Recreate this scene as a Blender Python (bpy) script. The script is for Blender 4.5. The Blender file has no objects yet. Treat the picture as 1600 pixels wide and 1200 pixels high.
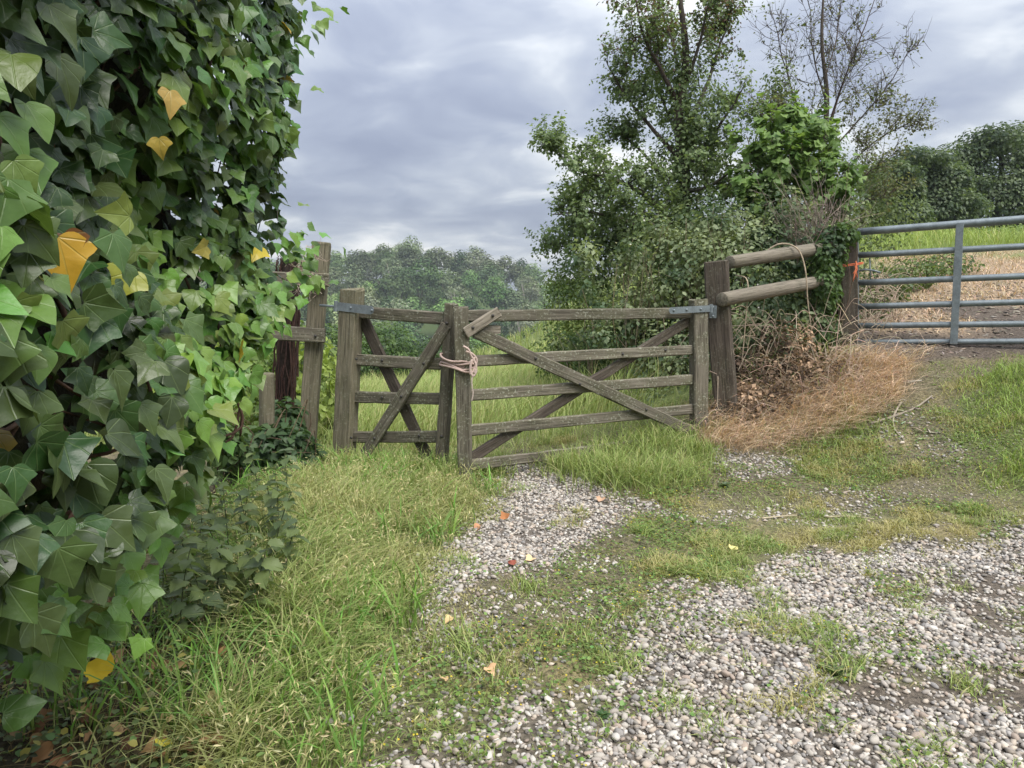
import bpy, math, random
import numpy as np
from mathutils import Vector, Matrix

random.seed(7)
RNG = np.random.default_rng(11)
SC = bpy.context.scene
COL = SC.collection
R = math.radians

# ------------------------------------------------------------------ camera
CAM_H, PITCH, F = 1.40, R(7.58), 1202.0          # eye height, tilt down, focal length in photo pixels (1600 wide)
cam_d = bpy.data.cameras.new('camera')
cam_d.sensor_width = 36.0
cam_d.lens = F / 1600.0 * 36.0
cam_d.clip_start, cam_d.clip_end = 0.05, 3000.0
cam = bpy.data.objects.new('camera', cam_d)
COL.objects.link(cam)
cam.location = (0, 0, CAM_H)
cam.rotation_euler = (R(90) - PITCH, 0, 0)
SC.camera = cam

# ------------------------------------------------------------------ sky, sun, exposure
SUN_EL, SUN_AZ = R(58), R(140)                    # azimuth clockwise from +Y
SUN_STRENGTH, SKY_STRENGTH, EXPOSURE = 1.5, 0.30, 1.92
world = bpy.data.worlds.new('World')
SC.world = world
world.use_nodes = True


class NT:
    """small helper for building node trees"""
    def __init__(self, tree):
        self.t = tree
    def n(self, kind, **kw):
        nd = self.t.nodes.new(kind)
        for k, v in kw.items():
            if k == 'ins':
                for i, val in v.items():
                    s = nd.inputs[i]
                    if isinstance(val, bpy.types.NodeSocket):
                        self.t.links.new(val, s)
                    else:
                        s.default_value = val
            else:
                setattr(nd, k, v)
        return nd
    def link(self, a, b):
        self.t.links.new(a, b)
    def math(self, op, a, b=0.0, c=None):
        ins = {0: a, 1: b}
        if c is not None:
            ins[2] = c
        return self.n('ShaderNodeMath', operation=op, ins=ins).outputs[0]
    def mix(self, fac, a, b, blend='MIX'):
        nd = self.n('ShaderNodeMix', data_type='RGBA', blend_type=blend)
        for s, v in ((nd.inputs[0], fac), (nd.inputs[6], a), (nd.inputs[7], b)):
            if isinstance(v, bpy.types.NodeSocket):
                self.t.links.new(v, s)
            else:
                s.default_value = v if not isinstance(v, tuple) else (v + (1.0,) if len(v) == 3 else v)
        return nd.outputs[2]
    def ramp(self, fac, stops):
        nd = self.n('ShaderNodeValToRGB', ins={0: fac})
        cr = nd.color_ramp
        while len(cr.elements) < len(stops):
            cr.elements.new(0.5)
        for e, (p, c) in zip(cr.elements, stops):
            e.position = p
            e.color = c + (1.0,) if len(c) == 3 else c
        return nd.outputs[0]
    def noise(self, vec, scale, detail=4.0, rough=0.5, dist=0.0):
        ins = {'Scale': scale, 'Detail': detail, 'Roughness': rough, 'Distortion': dist}
        nd = self.n('ShaderNodeTexNoise', ins=ins)
        if vec is not None:
            self.t.links.new(vec, nd.inputs['Vector'])
        return nd.outputs[0]


def lin(r, g, b):
    f = lambda c: (c / 255 / 12.92) if c / 255 <= 0.04045 else ((c / 255 + 0.055) / 1.055) ** 2.4
    return (f(r), f(g), f(b))


wt = NT(world.node_tree)
world.node_tree.nodes.clear()
w_out = wt.n('ShaderNodeOutputWorld')
w_bg = wt.n('ShaderNodeBackground')
tc = wt.n('ShaderNodeTexCoord')
sep = wt.n('ShaderNodeSeparateXYZ', ins={0: tc.outputs['Generated']})
zc = wt.math('MAXIMUM', sep.outputs[2], 0.0)
den = wt.math('ADD', zc, 0.22)
deck = wt.n('ShaderNodeCombineXYZ', ins={0: wt.math('DIVIDE', sep.outputs[0], den),
                                         1: wt.math('MULTIPLY', wt.math('DIVIDE', sep.outputs[1], den), 1.0), 2: 3.7})
big = wt.noise(deck.outputs[0], 1.1, 2.0, 0.5, 0.3)
mid_n = wt.noise(deck.outputs[0], 3.2, 4.0, 0.5, 0.4)
cl = wt.math('ADD', wt.math('MULTIPLY', big, 0.55), wt.math('MULTIPLY', mid_n, 0.45))
clouds = wt.ramp(cl, [(0.33, lin(150, 159, 181)), (0.43, lin(166, 175, 194)), (0.50, lin(186, 194, 208)),
                      (0.55, lin(212, 218, 226)), (0.62, lin(250, 251, 252))])
cie = wt.math('MULTIPLY_ADD', zc, 1.45, 0.80)      # an overcast sky grows brighter towards the zenith
cv = wt.n('ShaderNodeVectorMath', operation='SCALE', ins={0: clouds, 'Scale': cie})
sky = wt.n('ShaderNodeTexSky', sky_type='NISHITA', sun_disc=False, sun_elevation=SUN_EL, sun_rotation=SUN_AZ)
skyv = wt.n('ShaderNodeVectorMath', operation='SCALE', ins={0: sky.outputs[0], 'Scale': 0.10})
skymix = wt.mix(0.08, cv.outputs[0], skyv.outputs[0])
wt.link(skymix, w_bg.inputs[0])
w_bg.inputs[1].default_value = SKY_STRENGTH
wt.link(w_bg.outputs[0], w_out.inputs[0])

sun_d = bpy.data.lights.new('sun', 'SUN')
sun_d.energy, sun_d.angle, sun_d.color = SUN_STRENGTH, R(40), (1.0, 0.965, 0.90)
sun = bpy.data.objects.new('sun', sun_d)
COL.objects.link(sun)
sd = Vector((math.sin(SUN_AZ) * math.cos(SUN_EL), math.cos(SUN_AZ) * math.cos(SUN_EL), math.sin(SUN_EL)))
sun.rotation_euler = sd.to_track_quat('Z', 'Y').to_euler()
sun.location = sd * 40

SC.view_settings.view_transform = 'Standard'
SC.view_settings.look = 'None'
SC.view_settings.exposure = EXPOSURE
SC.view_settings.gamma = 1.0
SC.view_settings.use_curve_mapping = False
SC.render.engine = 'CYCLES'
SC.cycles.use_denoising = True
SC.cycles.max_bounces = 6
SC.cycles.diffuse_bounces = 3
SC.cycles.glossy_bounces = 2
SC.cycles.transmission_bounces = 3
SC.cycles.transparent_max_bounces = 4
SC.cycles.caustics_reflective = False
SC.cycles.caustics_refractive = False

# ------------------------------------------------------------------ pixel -> place
CP, SP = math.cos(PITCH), math.sin(PITCH)


def P(px, py, D):
    """point at world depth D (metres ahead) on the ray of photo pixel px, py"""
    a, b = (px - 800.0) / F, (600.0 - py) / F
    t = D / (CP + b * SP)
    return np.array([a * t, D, CAM_H + t * (-SP + b * CP)])


def on_plane(px, py, A, B, off=0.0):
    """where the pixel's ray meets the upright plane through ground points A, B (offset towards the camera)"""
    A, B = np.array(A[:2], float), np.array(B[:2], float)
    d = (B - A) / np.linalg.norm(B - A)
    n = np.array([d[1], -d[0]])
    if n[1] > 0:
        n = -n
    a, b = (px - 800.0) / F, (600.0 - py) / F
    r = np.array([a, CP + b * SP, -SP + b * CP])
    k = (np.dot(A, n) + off) / np.dot(r[:2], n)
    return np.array([0, 0, CAM_H]) + r * k


# ------------------------------------------------------------------ numpy noise
def _h(i, j, s):
    v = np.sin(i * 127.1 + j * 311.7 + s * 74.7) * 43758.5453
    return v - np.floor(v)


def vnoise(x, y, s=0):
    x, y = np.asarray(x, float), np.asarray(y, float)
    i, j = np.floor(x), np.floor(y)
    u, v = x - i, y - j
    u, v = u * u * (3 - 2 * u), v * v * (3 - 2 * v)
    return (_h(i, j, s) * (1 - u) + _h(i + 1, j, s) * u) * (1 - v) + (_h(i, j + 1, s) * (1 - u) + _h(i + 1, j + 1, s) * u) * v


def fbm(x, y, s=0, o=4):
    t, a, n = 0.0, 0.5, 0.0
    for k in range(o):
        t = t + a * vnoise(np.asarray(x) * 2 ** k, np.asarray(y) * 2 ** k, s + k * 13)
        n += a
        a *= 0.5
    return t / n


def smooth(e0, e1, x):
    t = np.clip((np.asarray(x, float) - e0) / (e1 - e0), 0, 1)
    return t * t * (3 - 2 * t)


# ------------------------------------------------------------------ terrain
CTRL = np.array([
    (0, 0, 0), (-3, 0, 0), (4, 0, 0.05), (0, -4, 0), (0, 3, 0), (3, 3, .03), (-2.5, 3, .03), (0, 5.3, 0), (-1.3, 5.8, 0),
    (-4, 6, .05), (0.9, 5.7, .08), (1.45, 6.1, .22), (2.0, 5.85, .10), (2.2, 6.6, .45), (3.3, 6.5, .52), (3.2, 7.5, .80),
    (4.1, 7.1, .79), (4.7, 6.8, .79), (6.2, 6.0, .80), (3.8, 5.6, .42), (2.9, 4.1, .04), (3.4, 4.8, .17), (5, 4, .25),
    (0, 8, -.12), (0, 11, -.25), (0, 15, -.55), (-6, 12, -.4), (0, 25, -1.45), (-9, 25, -1.7), (2.2, 9, .45), (3, 12, .6), (3, 18, .3),
    (4, 10, 1.05), (5, 13.5, 1.5), (7, 22, 2.35), (13, 22, 2.4), (4.5, 20, 1.8), (6, 30, 2.6), (14, 34, 2.9), (9, 9, 1.2), (9, 4, .9),
    (-9, 5, 0), (-9, -4, 0), (9, -4, .2), (-18, 20, -1), (20, 15, 1.9), (0, 40, -3.2), (-15, 40, -3.6), (20, 40, 3.2)], float)


def _U(r):
    return np.where(r > 1e-9, r * r * np.log(np.maximum(r, 1e-9)), 0.0)


_n = len(CTRL)
_K = _U(np.linalg.norm(CTRL[:, None, :2] - CTRL[None, :, :2], axis=2)) + np.eye(_n) * 0.02
_Pm = np.c_[np.ones(_n), CTRL[:, :2]]
_A = np.block([[_K, _Pm], [_Pm.T, np.zeros((3, 3))]])
_W = np.linalg.solve(_A, np.r_[CTRL[:, 2], np.zeros(3)])


def far_z(x, y):
    r = np.hypot(x, y) + 1e-6
    phi = np.degrees(np.arctan2(x, y))
    ridge = np.interp(phi, [-40, -20, -13, -7.6, -2, 3.3, 7, 12, 20], [-14, -4, 0.5, 4.5, 0.5, -7.5, -11, -12, -12])
    valley = -30 + 27 * smooth(100, 30, r)
    left = valley + (ridge + 30) * smooth(110, 300, r) - smooth(310, 700, r) * 25
    right = 3.2 + 0 * r
    k = smooth(9, 26, phi)
    back = smooth(70, 110, np.abs(phi))
    return (left * (1 - k) + right * k) * (1 - back)


def tz(x, y):
    x, y = np.asarray(x, float), np.asarray(y, float)
    sh = x.shape
    xf, yf = x.ravel(), y.ravel()
    z = _W[_n] + _W[_n + 1] * xf + _W[_n + 2] * yf
    for i in range(_n):
        z = z + _W[i] * _U(np.hypot(xf - CTRL[i, 0], yf - CTRL[i, 1]))
    r = np.hypot(xf, yf)
    w = 1 - smooth(30, 60, r)
    z = np.where(w > 0, np.clip(z, -8, 8), 0) * w + far_z(xf, yf) * (1 - w)
    z = z + (fbm(xf * 1.3, yf * 1.3, 5) - .5) * .07 * smooth(1, 3, r)
    return z.reshape(sh)


def tz1(x, y):
    return float(tz(np.array([x]), np.array([y]))[0])


def ground_px(px, py):
    """where the pixel's ray meets the terrain"""
    a, b = (px - 800.0) / F, (600.0 - py) / F
    r = np.array([a, CP + b * SP, -SP + b * CP])
    k = np.linspace(1.2, 40, 1600)
    pts = np.array([0, 0, CAM_H]) + k[:, None] * r
    d = pts[:, 2] - tz(pts[:, 0], pts[:, 1])
    i = np.argmax(d < 0) if (d < 0).any() else len(k) - 1
    return pts[i]


# ------------------------------------------------------------------ object helpers
def tag(o, label=None, cat=None, group=None, kind=None):
    if label: o['label'] = label
    if cat: o['category'] = cat
    if group: o['group'] = group
    if kind: o['kind'] = kind
    return o


def empty(name, loc, label, cat, group=None):
    o = bpy.data.objects.new(name, None)
    o.empty_display_size = 0.1
    o.location = tuple(float(v) for v in loc)
    COL.objects.link(o)
    return tag(o, label, cat, group)


def link(name, me, parent=None, M=None):
    """links a mesh; M is its world matrix"""
    o = bpy.data.objects.new(name, me)
    COL.objects.link(o)
    M = M if M is not None else Matrix.Identity(4)
    if parent is not None:
        o.parent = parent
        chain = Matrix.Identity(4)
        p = parent
        while p is not None:
            chain = p.matrix_basis @ chain
            p = p.parent
        M = chain.inverted() @ M
    o.matrix_basis = M
    return o


def mesh_np(name, V, T, mat, col=None, smooth_shade=True, uv=None):
    """mesh from numpy vertices and faces (all triangles or all quads)"""
    V = np.asarray(V, np.float32).reshape(-1, 3)
    T = np.asarray(T, np.int32)
    k = T.shape[1]
    me = bpy.data.meshes.new(name)
    me.vertices.add(len(V))
    me.vertices.foreach_set('co', V.ravel())
    me.loops.add(T.size)
    me.loops.foreach_set('vertex_index', T.ravel())
    me.polygons.add(len(T))
    me.polygons.foreach_set('loop_start', np.arange(0, T.size, k, dtype=np.int32))
    me.polygons.foreach_set('use_smooth', np.full(len(T), smooth_shade))
    if col is not None:
        at = me.color_attributes.new('Col', 'FLOAT_COLOR', 'POINT')
        c = np.ones((len(V), 4), np.float32)
        c[:, :3] = col
        at.data.foreach_set('color', c.ravel())
    if uv is not None:
        at = me.attributes.new('leafuv', 'FLOAT_VECTOR', 'POINT')
        u = np.zeros((len(V), 3), np.float32)
        u[:, :2] = uv
        at.data.foreach_set('vector', u.ravel())
    me.update(calc_edges=True)
    me.materials.append(mat)
    return me


def unit(v):
    return v / (np.linalg.norm(v, axis=-1, keepdims=True) + 1e-9)


def jitter_col(base, n, hue=.12, val=.22, rng=RNG):
    base = np.asarray(base, float)
    c = base[None, :] * (1 + rng.normal(0, val, (n, 1))) * (1 + rng.normal(0, hue, (n, 3)))
    return np.clip(c, 0.004, .9)


def stamp(pos, X, Y, Z, size, proto, tris, col):
    """copies of a proto shape (vertices in X, Y, Z frames) joined into one vertex array"""
    proto = np.asarray(proto, float)
    n, m = len(pos), len(proto)
    size = np.asarray(size, float).reshape(-1, 1, 1) if np.ndim(size) <= 1 else np.asarray(size)[:, None, :]
    p = proto[None] * size
    V = pos[:, None, :] + p[..., 0:1] * X[:, None, :] + p[..., 1:2] * Y[:, None, :] + p[..., 2:3] * Z[:, None, :]
    T = (np.asarray(tris)[None] + (np.arange(n) * m)[:, None, None]).reshape(-1, np.asarray(tris).shape[1])
    C = np.repeat(np.asarray(col)[:, None, :], m, axis=1)
    return V.reshape(-1, 3), T, C.reshape(-1, 3)


def cat_parts(parts):
    V, T, C, o = [], [], [], 0
    for v, t, c in parts:
        V.append(v); T.append(t + o); C.append(c); o += len(v)
    return np.concatenate(V), np.concatenate(T), np.concatenate(C)


def leaf_frames(N, up=0.5, rnd=.5, droop=1.0, rng=RNG):
    """frames for leaves: Z blade normal, Y towards the tip (hanging), X across"""
    n = len(N)
    Z = unit(N + np.array([0, 0, up]) + rng.normal(0, rnd, (n, 3)))
    t = np.array([0, 0, -droop]) + N * .35 + rng.normal(0, .55, (n, 3))
    Y = unit(t - (t * Z).sum(1, keepdims=True) * Z)
    X = np.cross(Y, Z)
    return X, Y, Z


LEAF4 = np.array([(0, 0, 0), (.36, .45, .10), (0, 1, -.06), (-.36, .45, .10)])
LEAF4_T = np.array([(0, 1, 2), (0, 2, 3)])
LEAF6 = np.array([(0, 0, 0), (.30, .25, .09), (.30, .62, .08), (0, 1, -.10), (-.30, .62, .08), (-.30, .25, .09), (0, .45, .0)])
LEAF6_T = np.array([(6, 0, 1), (6, 1, 2), (6, 2, 3), (6, 3, 4), (6, 4, 5), (6, 5, 0)])


def catmull(pts, k=4):
    pts = np.asarray(pts, float)
    if len(pts) < 3:
        return np.array([pts[0] + (pts[-1] - pts[0]) * t for t in np.linspace(0, 1, k + 1)])
    Q = np.vstack([2 * pts[0] - pts[1], pts, 2 * pts[-1] - pts[-2]])
    out = []
    for i in range(1, len(Q) - 2):
        p0, p1, p2, p3 = Q[i - 1], Q[i], Q[i + 1], Q[i + 2]
        for t in np.linspace(0, 1, k, endpoint=False):
            out.append(.5 * (2 * p1 + (p2 - p0) * t + (2 * p0 - 5 * p1 + 4 * p2 - p3) * t ** 2 + (3 * p1 - p0 - 3 * p2 + p3) * t ** 3))
    out.append(pts[-1])
    return np.array(out)


def tube(pts, r0, r1=None, sides=5, col=(.1, .08, .06), rough=0.0, cap=True):
    """tapered tube along points -> (V, T, C) with triangles"""
    pts = np.asarray(pts, float)
    n = len(pts)
    r1 = r0 if r1 is None else r1
    rad = np.linspace(r0, r1, n) if np.ndim(r0) == 0 else np.asarray(r0)
    tan = unit(np.gradient(pts, axis=0))
    ref = np.array([0, 0, 1.0]) if abs(tan[0, 2]) < .9 else np.array([1.0, 0, 0])
    a = unit(np.cross(tan[0], ref))
    V = []
    for i in range(n):
        a = unit(a - np.dot(a, tan[i]) * tan[i])
        b = np.cross(tan[i], a)
        ang = np.arange(sides) * 2 * np.pi / sides
        rr = rad[i] * (1 + rough * RNG.normal(0, 1, sides))
        V.append(pts[i] + (np.cos(ang) * rr)[:, None] * a + (np.sin(ang) * rr)[:, None] * b)
    V = np.concatenate(V)
    T = []
    for i in range(n - 1):
        for s in range(sides):
            p, q = i * sides + s, i * sides + (s + 1) % sides
            T.append((p, q, q + sides)); T.append((p, q + sides, p + sides))
    if cap:
        for s in range(1, sides - 1):
            T.append((0, s + 1, s))
            o = (n - 1) * sides
            T.append((o, o + s, o + s + 1))
    C = np.tile(np.asarray(col, float), (len(V), 1))
    return V, np.array(T), C


# ------------------------------------------------------------------ materials
def new_mat(name):
    m = bpy.data.materials.new(name)
    m.use_nodes = True
    m.node_tree.nodes.clear()
    nt = NT(m.node_tree)
    nt.out = nt.n('ShaderNodeOutputMaterial')
    return m, nt


def foliage_mat(name, rough=.5, trans=.3, spec=.35, veins=False, objrand=False):
    m, nt = new_mat(name)
    c = nt.n('ShaderNodeAttribute', attribute_name='Col').outputs['Color']
    if objrand:
        oi = nt.n('ShaderNodeObjectInfo')
        hs = nt.n('ShaderNodeHueSaturation', ins={'Color': c, 'Hue': nt.math('MULTIPLY_ADD', oi.outputs['Random'], .05, .475),
                                                 'Saturation': nt.math('MULTIPLY_ADD', oi.outputs['Random'], .35, .75),
                                                 'Value': nt.math('MULTIPLY_ADD', nt.math('FRACT', nt.math('MULTIPLY', oi.outputs['Random'], 7.31)), .9, .6)})
        c = hs.outputs[0]
    p = nt.n('ShaderNodeBsdfPrincipled', ins={'Roughness': rough, 'Specular IOR Level': spec})
    if veins:
        uv = nt.n('ShaderNodeAttribute', attribute_name='leafuv').outputs['Vector']
        s = nt.n('ShaderNodeSeparateXYZ', ins={0: uv})
        ang = nt.math('ARCTAN2', nt.math('ABSOLUTE', s.outputs[0]), nt.math('ADD', s.outputs[1], .02))
        rr = nt.n('ShaderNodeVectorMath', operation='LENGTH', ins={0: uv}).outputs['Value']
        dmin = None
        for k in (0.0, .62, 1.25):
            d = nt.math('MULTIPLY', nt.math('ABSOLUTE', nt.math('SUBTRACT', ang, k)), rr)
            dmin = d if dmin is None else nt.math('MINIMUM', dmin, d)
        vein = nt.n('ShaderNodeMapRange', ins={0: dmin, 1: 0.004, 2: 0.020, 3: 1.0, 4: 0.0}).outputs[0]
        nz = nt.noise(uv, 7.0, 3.0)
        c = nt.mix(nt.math('MULTIPLY', nz, .5), c, (.5, .6, .5), 'MULTIPLY')
        c = nt.mix(nt.math('MULTIPLY', vein, .20), c, (.26, .36, .14))
        bmp = nt.n('ShaderNodeBump', ins={'Strength': .35, 'Distance': .004, 'Height': nt.math('SUBTRACT', nt.math('MULTIPLY', nz, .6), vein)})
        nt.link(bmp.outputs[0], p.inputs['Normal'])
    nt.link(c, p.inputs['Base Color'])
    if trans > 0:
        tr = nt.n('ShaderNodeBsdfTranslucent')
        nt.link(nt.mix(1.0, c, (1.25, 1.25, .7), 'MULTIPLY'), tr.inputs[0])
        mx = nt.n('ShaderNodeMixShader', ins={0: trans})
        nt.link(p.outputs[0], mx.inputs[1]); nt.link(tr.outputs[0], mx.inputs[2])
        nt.link(mx.outputs[0], nt.out.inputs[0])
    else:
        nt.link(p.outputs[0], nt.out.inputs[0])
    return m


M_IVY = foliage_mat('ivy_leaf', .37, .26, .44, veins=True)
M_LEAF = foliage_mat('leaf', .5, .42, .35)
M_GRASS = foliage_mat('grass', .6, .30, .2)
M_WOODLAND = foliage_mat('far_foliage', .9, .2, .0, objrand=True)
M_DRY = foliage_mat('dry_foliage', .85, .15, .1)


def attr_mat(name, rough=.9, noise_scale=40.0, amp=.5, bump=.3, bump_d=.01):
    m, nt = new_mat(name)
    c = nt.n('ShaderNodeAttribute', attribute_name='Col').outputs['Color']
    co = nt.n('ShaderNodeTexCoord').outputs['Object']
    nz = nt.noise(co, noise_scale, 5.0, .6)
    g = nt.ramp(nz, [(.25, (1 - amp,) * 3), (.75, (1 + amp * .6,) * 3)])
    c = nt.mix(1.0, c, g, 'MULTIPLY')
    p = nt.n('ShaderNodeBsdfPrincipled', ins={'Roughness': rough, 'Specular IOR Level': .25})
    nt.link(c, p.inputs['Base Color'])
    b = nt.n('ShaderNodeBump', ins={'Strength': bump, 'Distance': bump_d, 'Height': nz})
    nt.link(b.outputs[0], p.inputs['Normal'])
    nt.link(p.outputs[0], nt.out.inputs[0])
    return m


M_GROUND = attr_mat('soil', .95, 45.0, .75, .9, .03)
M_PEBBLE = attr_mat('pebble_stone', .75, 60.0, .30, .25, .003)
M_BARK = attr_mat('bark', .95, 30.0, .5, .6, .01)


def wood_mat(name, c_dark, c_mid, c_light, green=.35, lichen=.3):
    """weathered timber: the grain runs along each board's own X axis"""
    m, nt = new_mat(name)
    tcn = nt.n('ShaderNodeTexCoord')
    oi = nt.n('ShaderNodeObjectInfo')
    off = nt.n('ShaderNodeCombineXYZ', ins={0: nt.math('MULTIPLY', oi.outputs['Random'], 31.0), 1: nt.math('MULTIPLY', oi.outputs['Random'], 17.0), 2: 0.0})
    vec = nt.n('ShaderNodeVectorMath', operation='ADD', ins={0: tcn.outputs['Object'], 1: off.outputs[0]}).outputs[0]
    st = nt.n('ShaderNodeMapping', ins={0: vec, 3: (1.6, 26.0, 26.0)}).outputs[0]
    grain = nt.noise(st, 2.2, 6.0, .6, .8)
    st2 = nt.n('ShaderNodeMapping', ins={0: vec, 3: (2.2, 70.0, 70.0)}).outputs[0]
    crack = nt.noise(st2, 2.0, 3.0, .5, .4)
    blot = nt.noise(vec, 5.0, 5.0, .6)
    spots = nt.noise(vec, 55.0, 3.0, .6)
    c = nt.ramp(grain, [(.25, c_dark), (.5, c_mid), (.78, c_light)])
    c = nt.mix(nt.n('ShaderNodeMapRange', ins={0: crack, 1: .30, 2: .42, 3: .75, 4: 0.0}).outputs[0], c, (.02, .017, .013))
    c = nt.mix(nt.n('ShaderNodeMapRange', ins={0: blot, 1: .42, 2: .68, 3: 0.0, 4: green}).outputs[0], c, (.085, .095, .04))
    lm = nt.math('MULTIPLY', nt.n('ShaderNodeMapRange', ins={0: spots, 1: .56, 2: .63, 3: 0.0, 4: lichen}).outputs[0],
                 nt.n('ShaderNodeMapRange', ins={0: blot, 1: .40, 2: .55, 3: 0.0, 4: 1.0}).outputs[0])
    c = nt.mix(lm, c, (.36, .37, .30))
    hsv = nt.n('ShaderNodeHueSaturation', ins={'Color': c, 'Value': nt.math('MULTIPLY_ADD', oi.outputs['Random'], .35, .85)})
    p = nt.n('ShaderNodeBsdfPrincipled', ins={'Roughness': .88, 'Specular IOR Level': .2})
    nt.link(hsv.outputs[0], p.inputs['Base Color'])
    hgt = nt.math('ADD', grain, nt.math('MULTIPLY', crack, .7))
    b = nt.n('ShaderNodeBump', ins={'Strength': .7, 'Distance': .006, 'Height': hgt})
    nt.link(b.outputs[0], p.inputs['Normal'])
    nt.link(p.outputs[0], nt.out.inputs[0])
    return m


M_WOOD = wood_mat('weathered_timber', (.048, .042, .032), (.118, .104, .080), (.235, .210, .168), .35, .5)
M_WOOD_PALE = wood_mat('bleached_timber', (.10, .085, .066), (.22, .19, .15), (.33, .29, .24), .12, .15)
M_WOOD_DARK = wood_mat('dark_timber', (.025, .020, .016), (.065, .052, .042), (.12, .10, .08), .15, .15)
M_POLE = wood_mat('grey_pole', (.09, .078, .06), (.19, .165, .13), (.29, .255, .205), .15, .1)
M_WOOD_GREEN = wood_mat('treated_timber', (.075, .066, .045), (.15, .132, .092), (.235, .208, .15), .3, .2)


def metal_mat(name, base, rough=.5, metallic=.55):
    m, nt = new_mat(name)
    co = nt.n('ShaderNodeTexCoord').outputs['Object']
    nz = nt.noise(co, 14.0, 5.0, .6)
    n2 = nt.noise(co, 90.0, 3.0, .6)
    f = nt.math('ADD', nt.math('MULTIPLY', nz, .6), nt.math('MULTIPLY', n2, .4))
    c = nt.ramp(f, [(.3, tuple(v * .6 for v in base)), (.55, base), (.75, tuple(min(1, v * 1.35) for v in base))])
    p = nt.n('ShaderNodeBsdfPrincipled', ins={'Metallic': metallic, 'Roughness': rough})
    nt.link(c, p.inputs['Base Color'])
    b = nt.n('ShaderNodeBump', ins={'Strength': .15, 'Distance': .003, 'Height': n2})
    nt.link(b.outputs[0], p.inputs['Normal'])
    nt.link(p.outputs[0], nt.out.inputs[0])
    return m


M_GALV = metal_mat('galvanised_steel', (.19, .22, .235), .5, .4)
M_IRON = metal_mat('dark_bolt_iron', (.07, .065, .06), .6)
M_ROPE = attr_mat('rope_fibre', .9, 160.0, .45, .8, .004)
M_CORE = attr_mat('hull_dark', .95, 18.0, .7, .8, .05)

# ------------------------------------------------------------------ ground zones (polygons given in photo pixels, laid on the ground)
def poly_ground(pix):
    return np.array([ground_px(*p)[:2] for p in pix])


def poly_sd(x, y, poly):
    """signed distance to a polygon, positive inside"""
    x, y = np.asarray(x, float), np.asarray(y, float)
    d = np.full(x.shape, 1e9)
    ins = np.zeros(x.shape, bool)
    n = len(poly)
    for i in range(n):
        ax, ay = poly[i]
        bx, by = poly[(i + 1) % n]
        ex, ey = bx - ax, by - ay
        wx, wy = x - ax, y - ay
        t = np.clip((wx * ex + wy * ey) / (ex * ex + ey * ey + 1e-12), 0, 1)
        d = np.minimum(d, np.hypot(wx - ex * t, wy - ey * t))
        c = ((ay <= y) & (by > y)) | ((by <= y) & (ay > y))
        with np.errstate(divide='ignore', invalid='ignore'):
            xi = ax + (y - ay) / (by - ay + 1e-12) * ex
        ins ^= c & (x < xi)
    return np.where(ins, d, -d)


G_A = poly_ground([(792, 728), (905, 738), (1010, 792), (930, 838), (850, 880), (760, 915), (690, 940), (690, 880), (735, 825), (785, 780)])
G_B = poly_ground([(1640, 822), (1500, 842), (1380, 868), (1250, 892), (1120, 915), (1000, 950), (960, 1000), (985, 1050), (890, 1095), (760, 1155), (600, 1199), (560, 1330), (1900, 1330), (1900, 1000)])
G_C = poly_ground([(1105, 708), (1190, 703), (1265, 722), (1250, 745), (1160, 752), (1110, 740)])
G_D = poly_ground([(640, 960), (740, 950), (780, 1000), (700, 1060), (640, 1100), (610, 1060)])
Z_VERGE = poly_ground([(-120, 1330), (500, 1330), (560, 1190), (600, 1100), (660, 970), (690, 900), (715, 835), (780, 790), (785, 745), (760, 722), (600, 705), (440, 705), (330, 790), (250, 900), (150, 1010), (-120, 1080)])
Z_LITTER = poly_ground([(-150, 1330), (330, 1330), (330, 1150), (420, 1060), (330, 960), (200, 930), (-150, 1000)])
Z_STRAW = poly_ground([(1085, 690), (1150, 704), (1250, 702), (1330, 680), (1400, 640), (1440, 585), (1430, 555), (1330, 560), (1240, 590), (1110, 640)])
Z_BANK = np.array([(3.1, 4.7), (3.35, 5.6), (3.75, 6.35), (4.3, 6.6), (5.2, 6.2), (6.5, 5.4), (6.5, 3.4), (4.2, 3.6)])
Z_MUD = np.array([(3.35, 7.9), (3.2, 7.0), (3.5, 6.75), (3.9, 6.7), (4.4, 6.7), (6.0, 6.0), (8.5, 6.2), (9, 9.5), (6.2, 10.0), (4.6, 9.3)])
Z_STRAW2 = np.array([(3.5, 7.8), (4.3, 7.5), (5.2, 8.3), (7.0, 9.2), (10.5, 10.5), (10.5, 14.0), (6.6, 13.6), (5.0, 12.3), (4.0, 10.0)])


def wob(x, y, a=.16, s=3):
    return (fbm(np.asarray(x) * 3.1, np.asarray(y) * 3.1, s, 4) - .5) * 2 * a * 1.6


def zone(x, y, poly, a=.16, s=3, soft=.10):
    return smooth(-soft, soft, poly_sd(x, y, poly) + wob(x, y, a, s))


def gravel_density(x, y):
    """share of the ground that stones cover, 0..1"""
    d = np.maximum.reduce([zone(x, y, G_A, .12, 21, .12), zone(x, y, G_B, .20, 22, .14), .55 * zone(x, y, G_C, .15, 23), 0.40 * zone(x, y, G_D, .25, 24, .2)])
    bare = smooth(.56, .68, fbm(x * 2.3 + 5, y * 2.3, 31, 3)) * .75 * smooth(-.2, .6, poly_sd(x, y, G_B))
    mixed = .20 * smooth(.48, .66, fbm(x * 2.6, y * 2.6 + 9, 33, 3)) * ((y > 2.2) & (y < 6.0) & (x > -.5) & (x < 3.2))
    return np.clip(np.maximum(d * (1 - bare), mixed), 0, 1)


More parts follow.
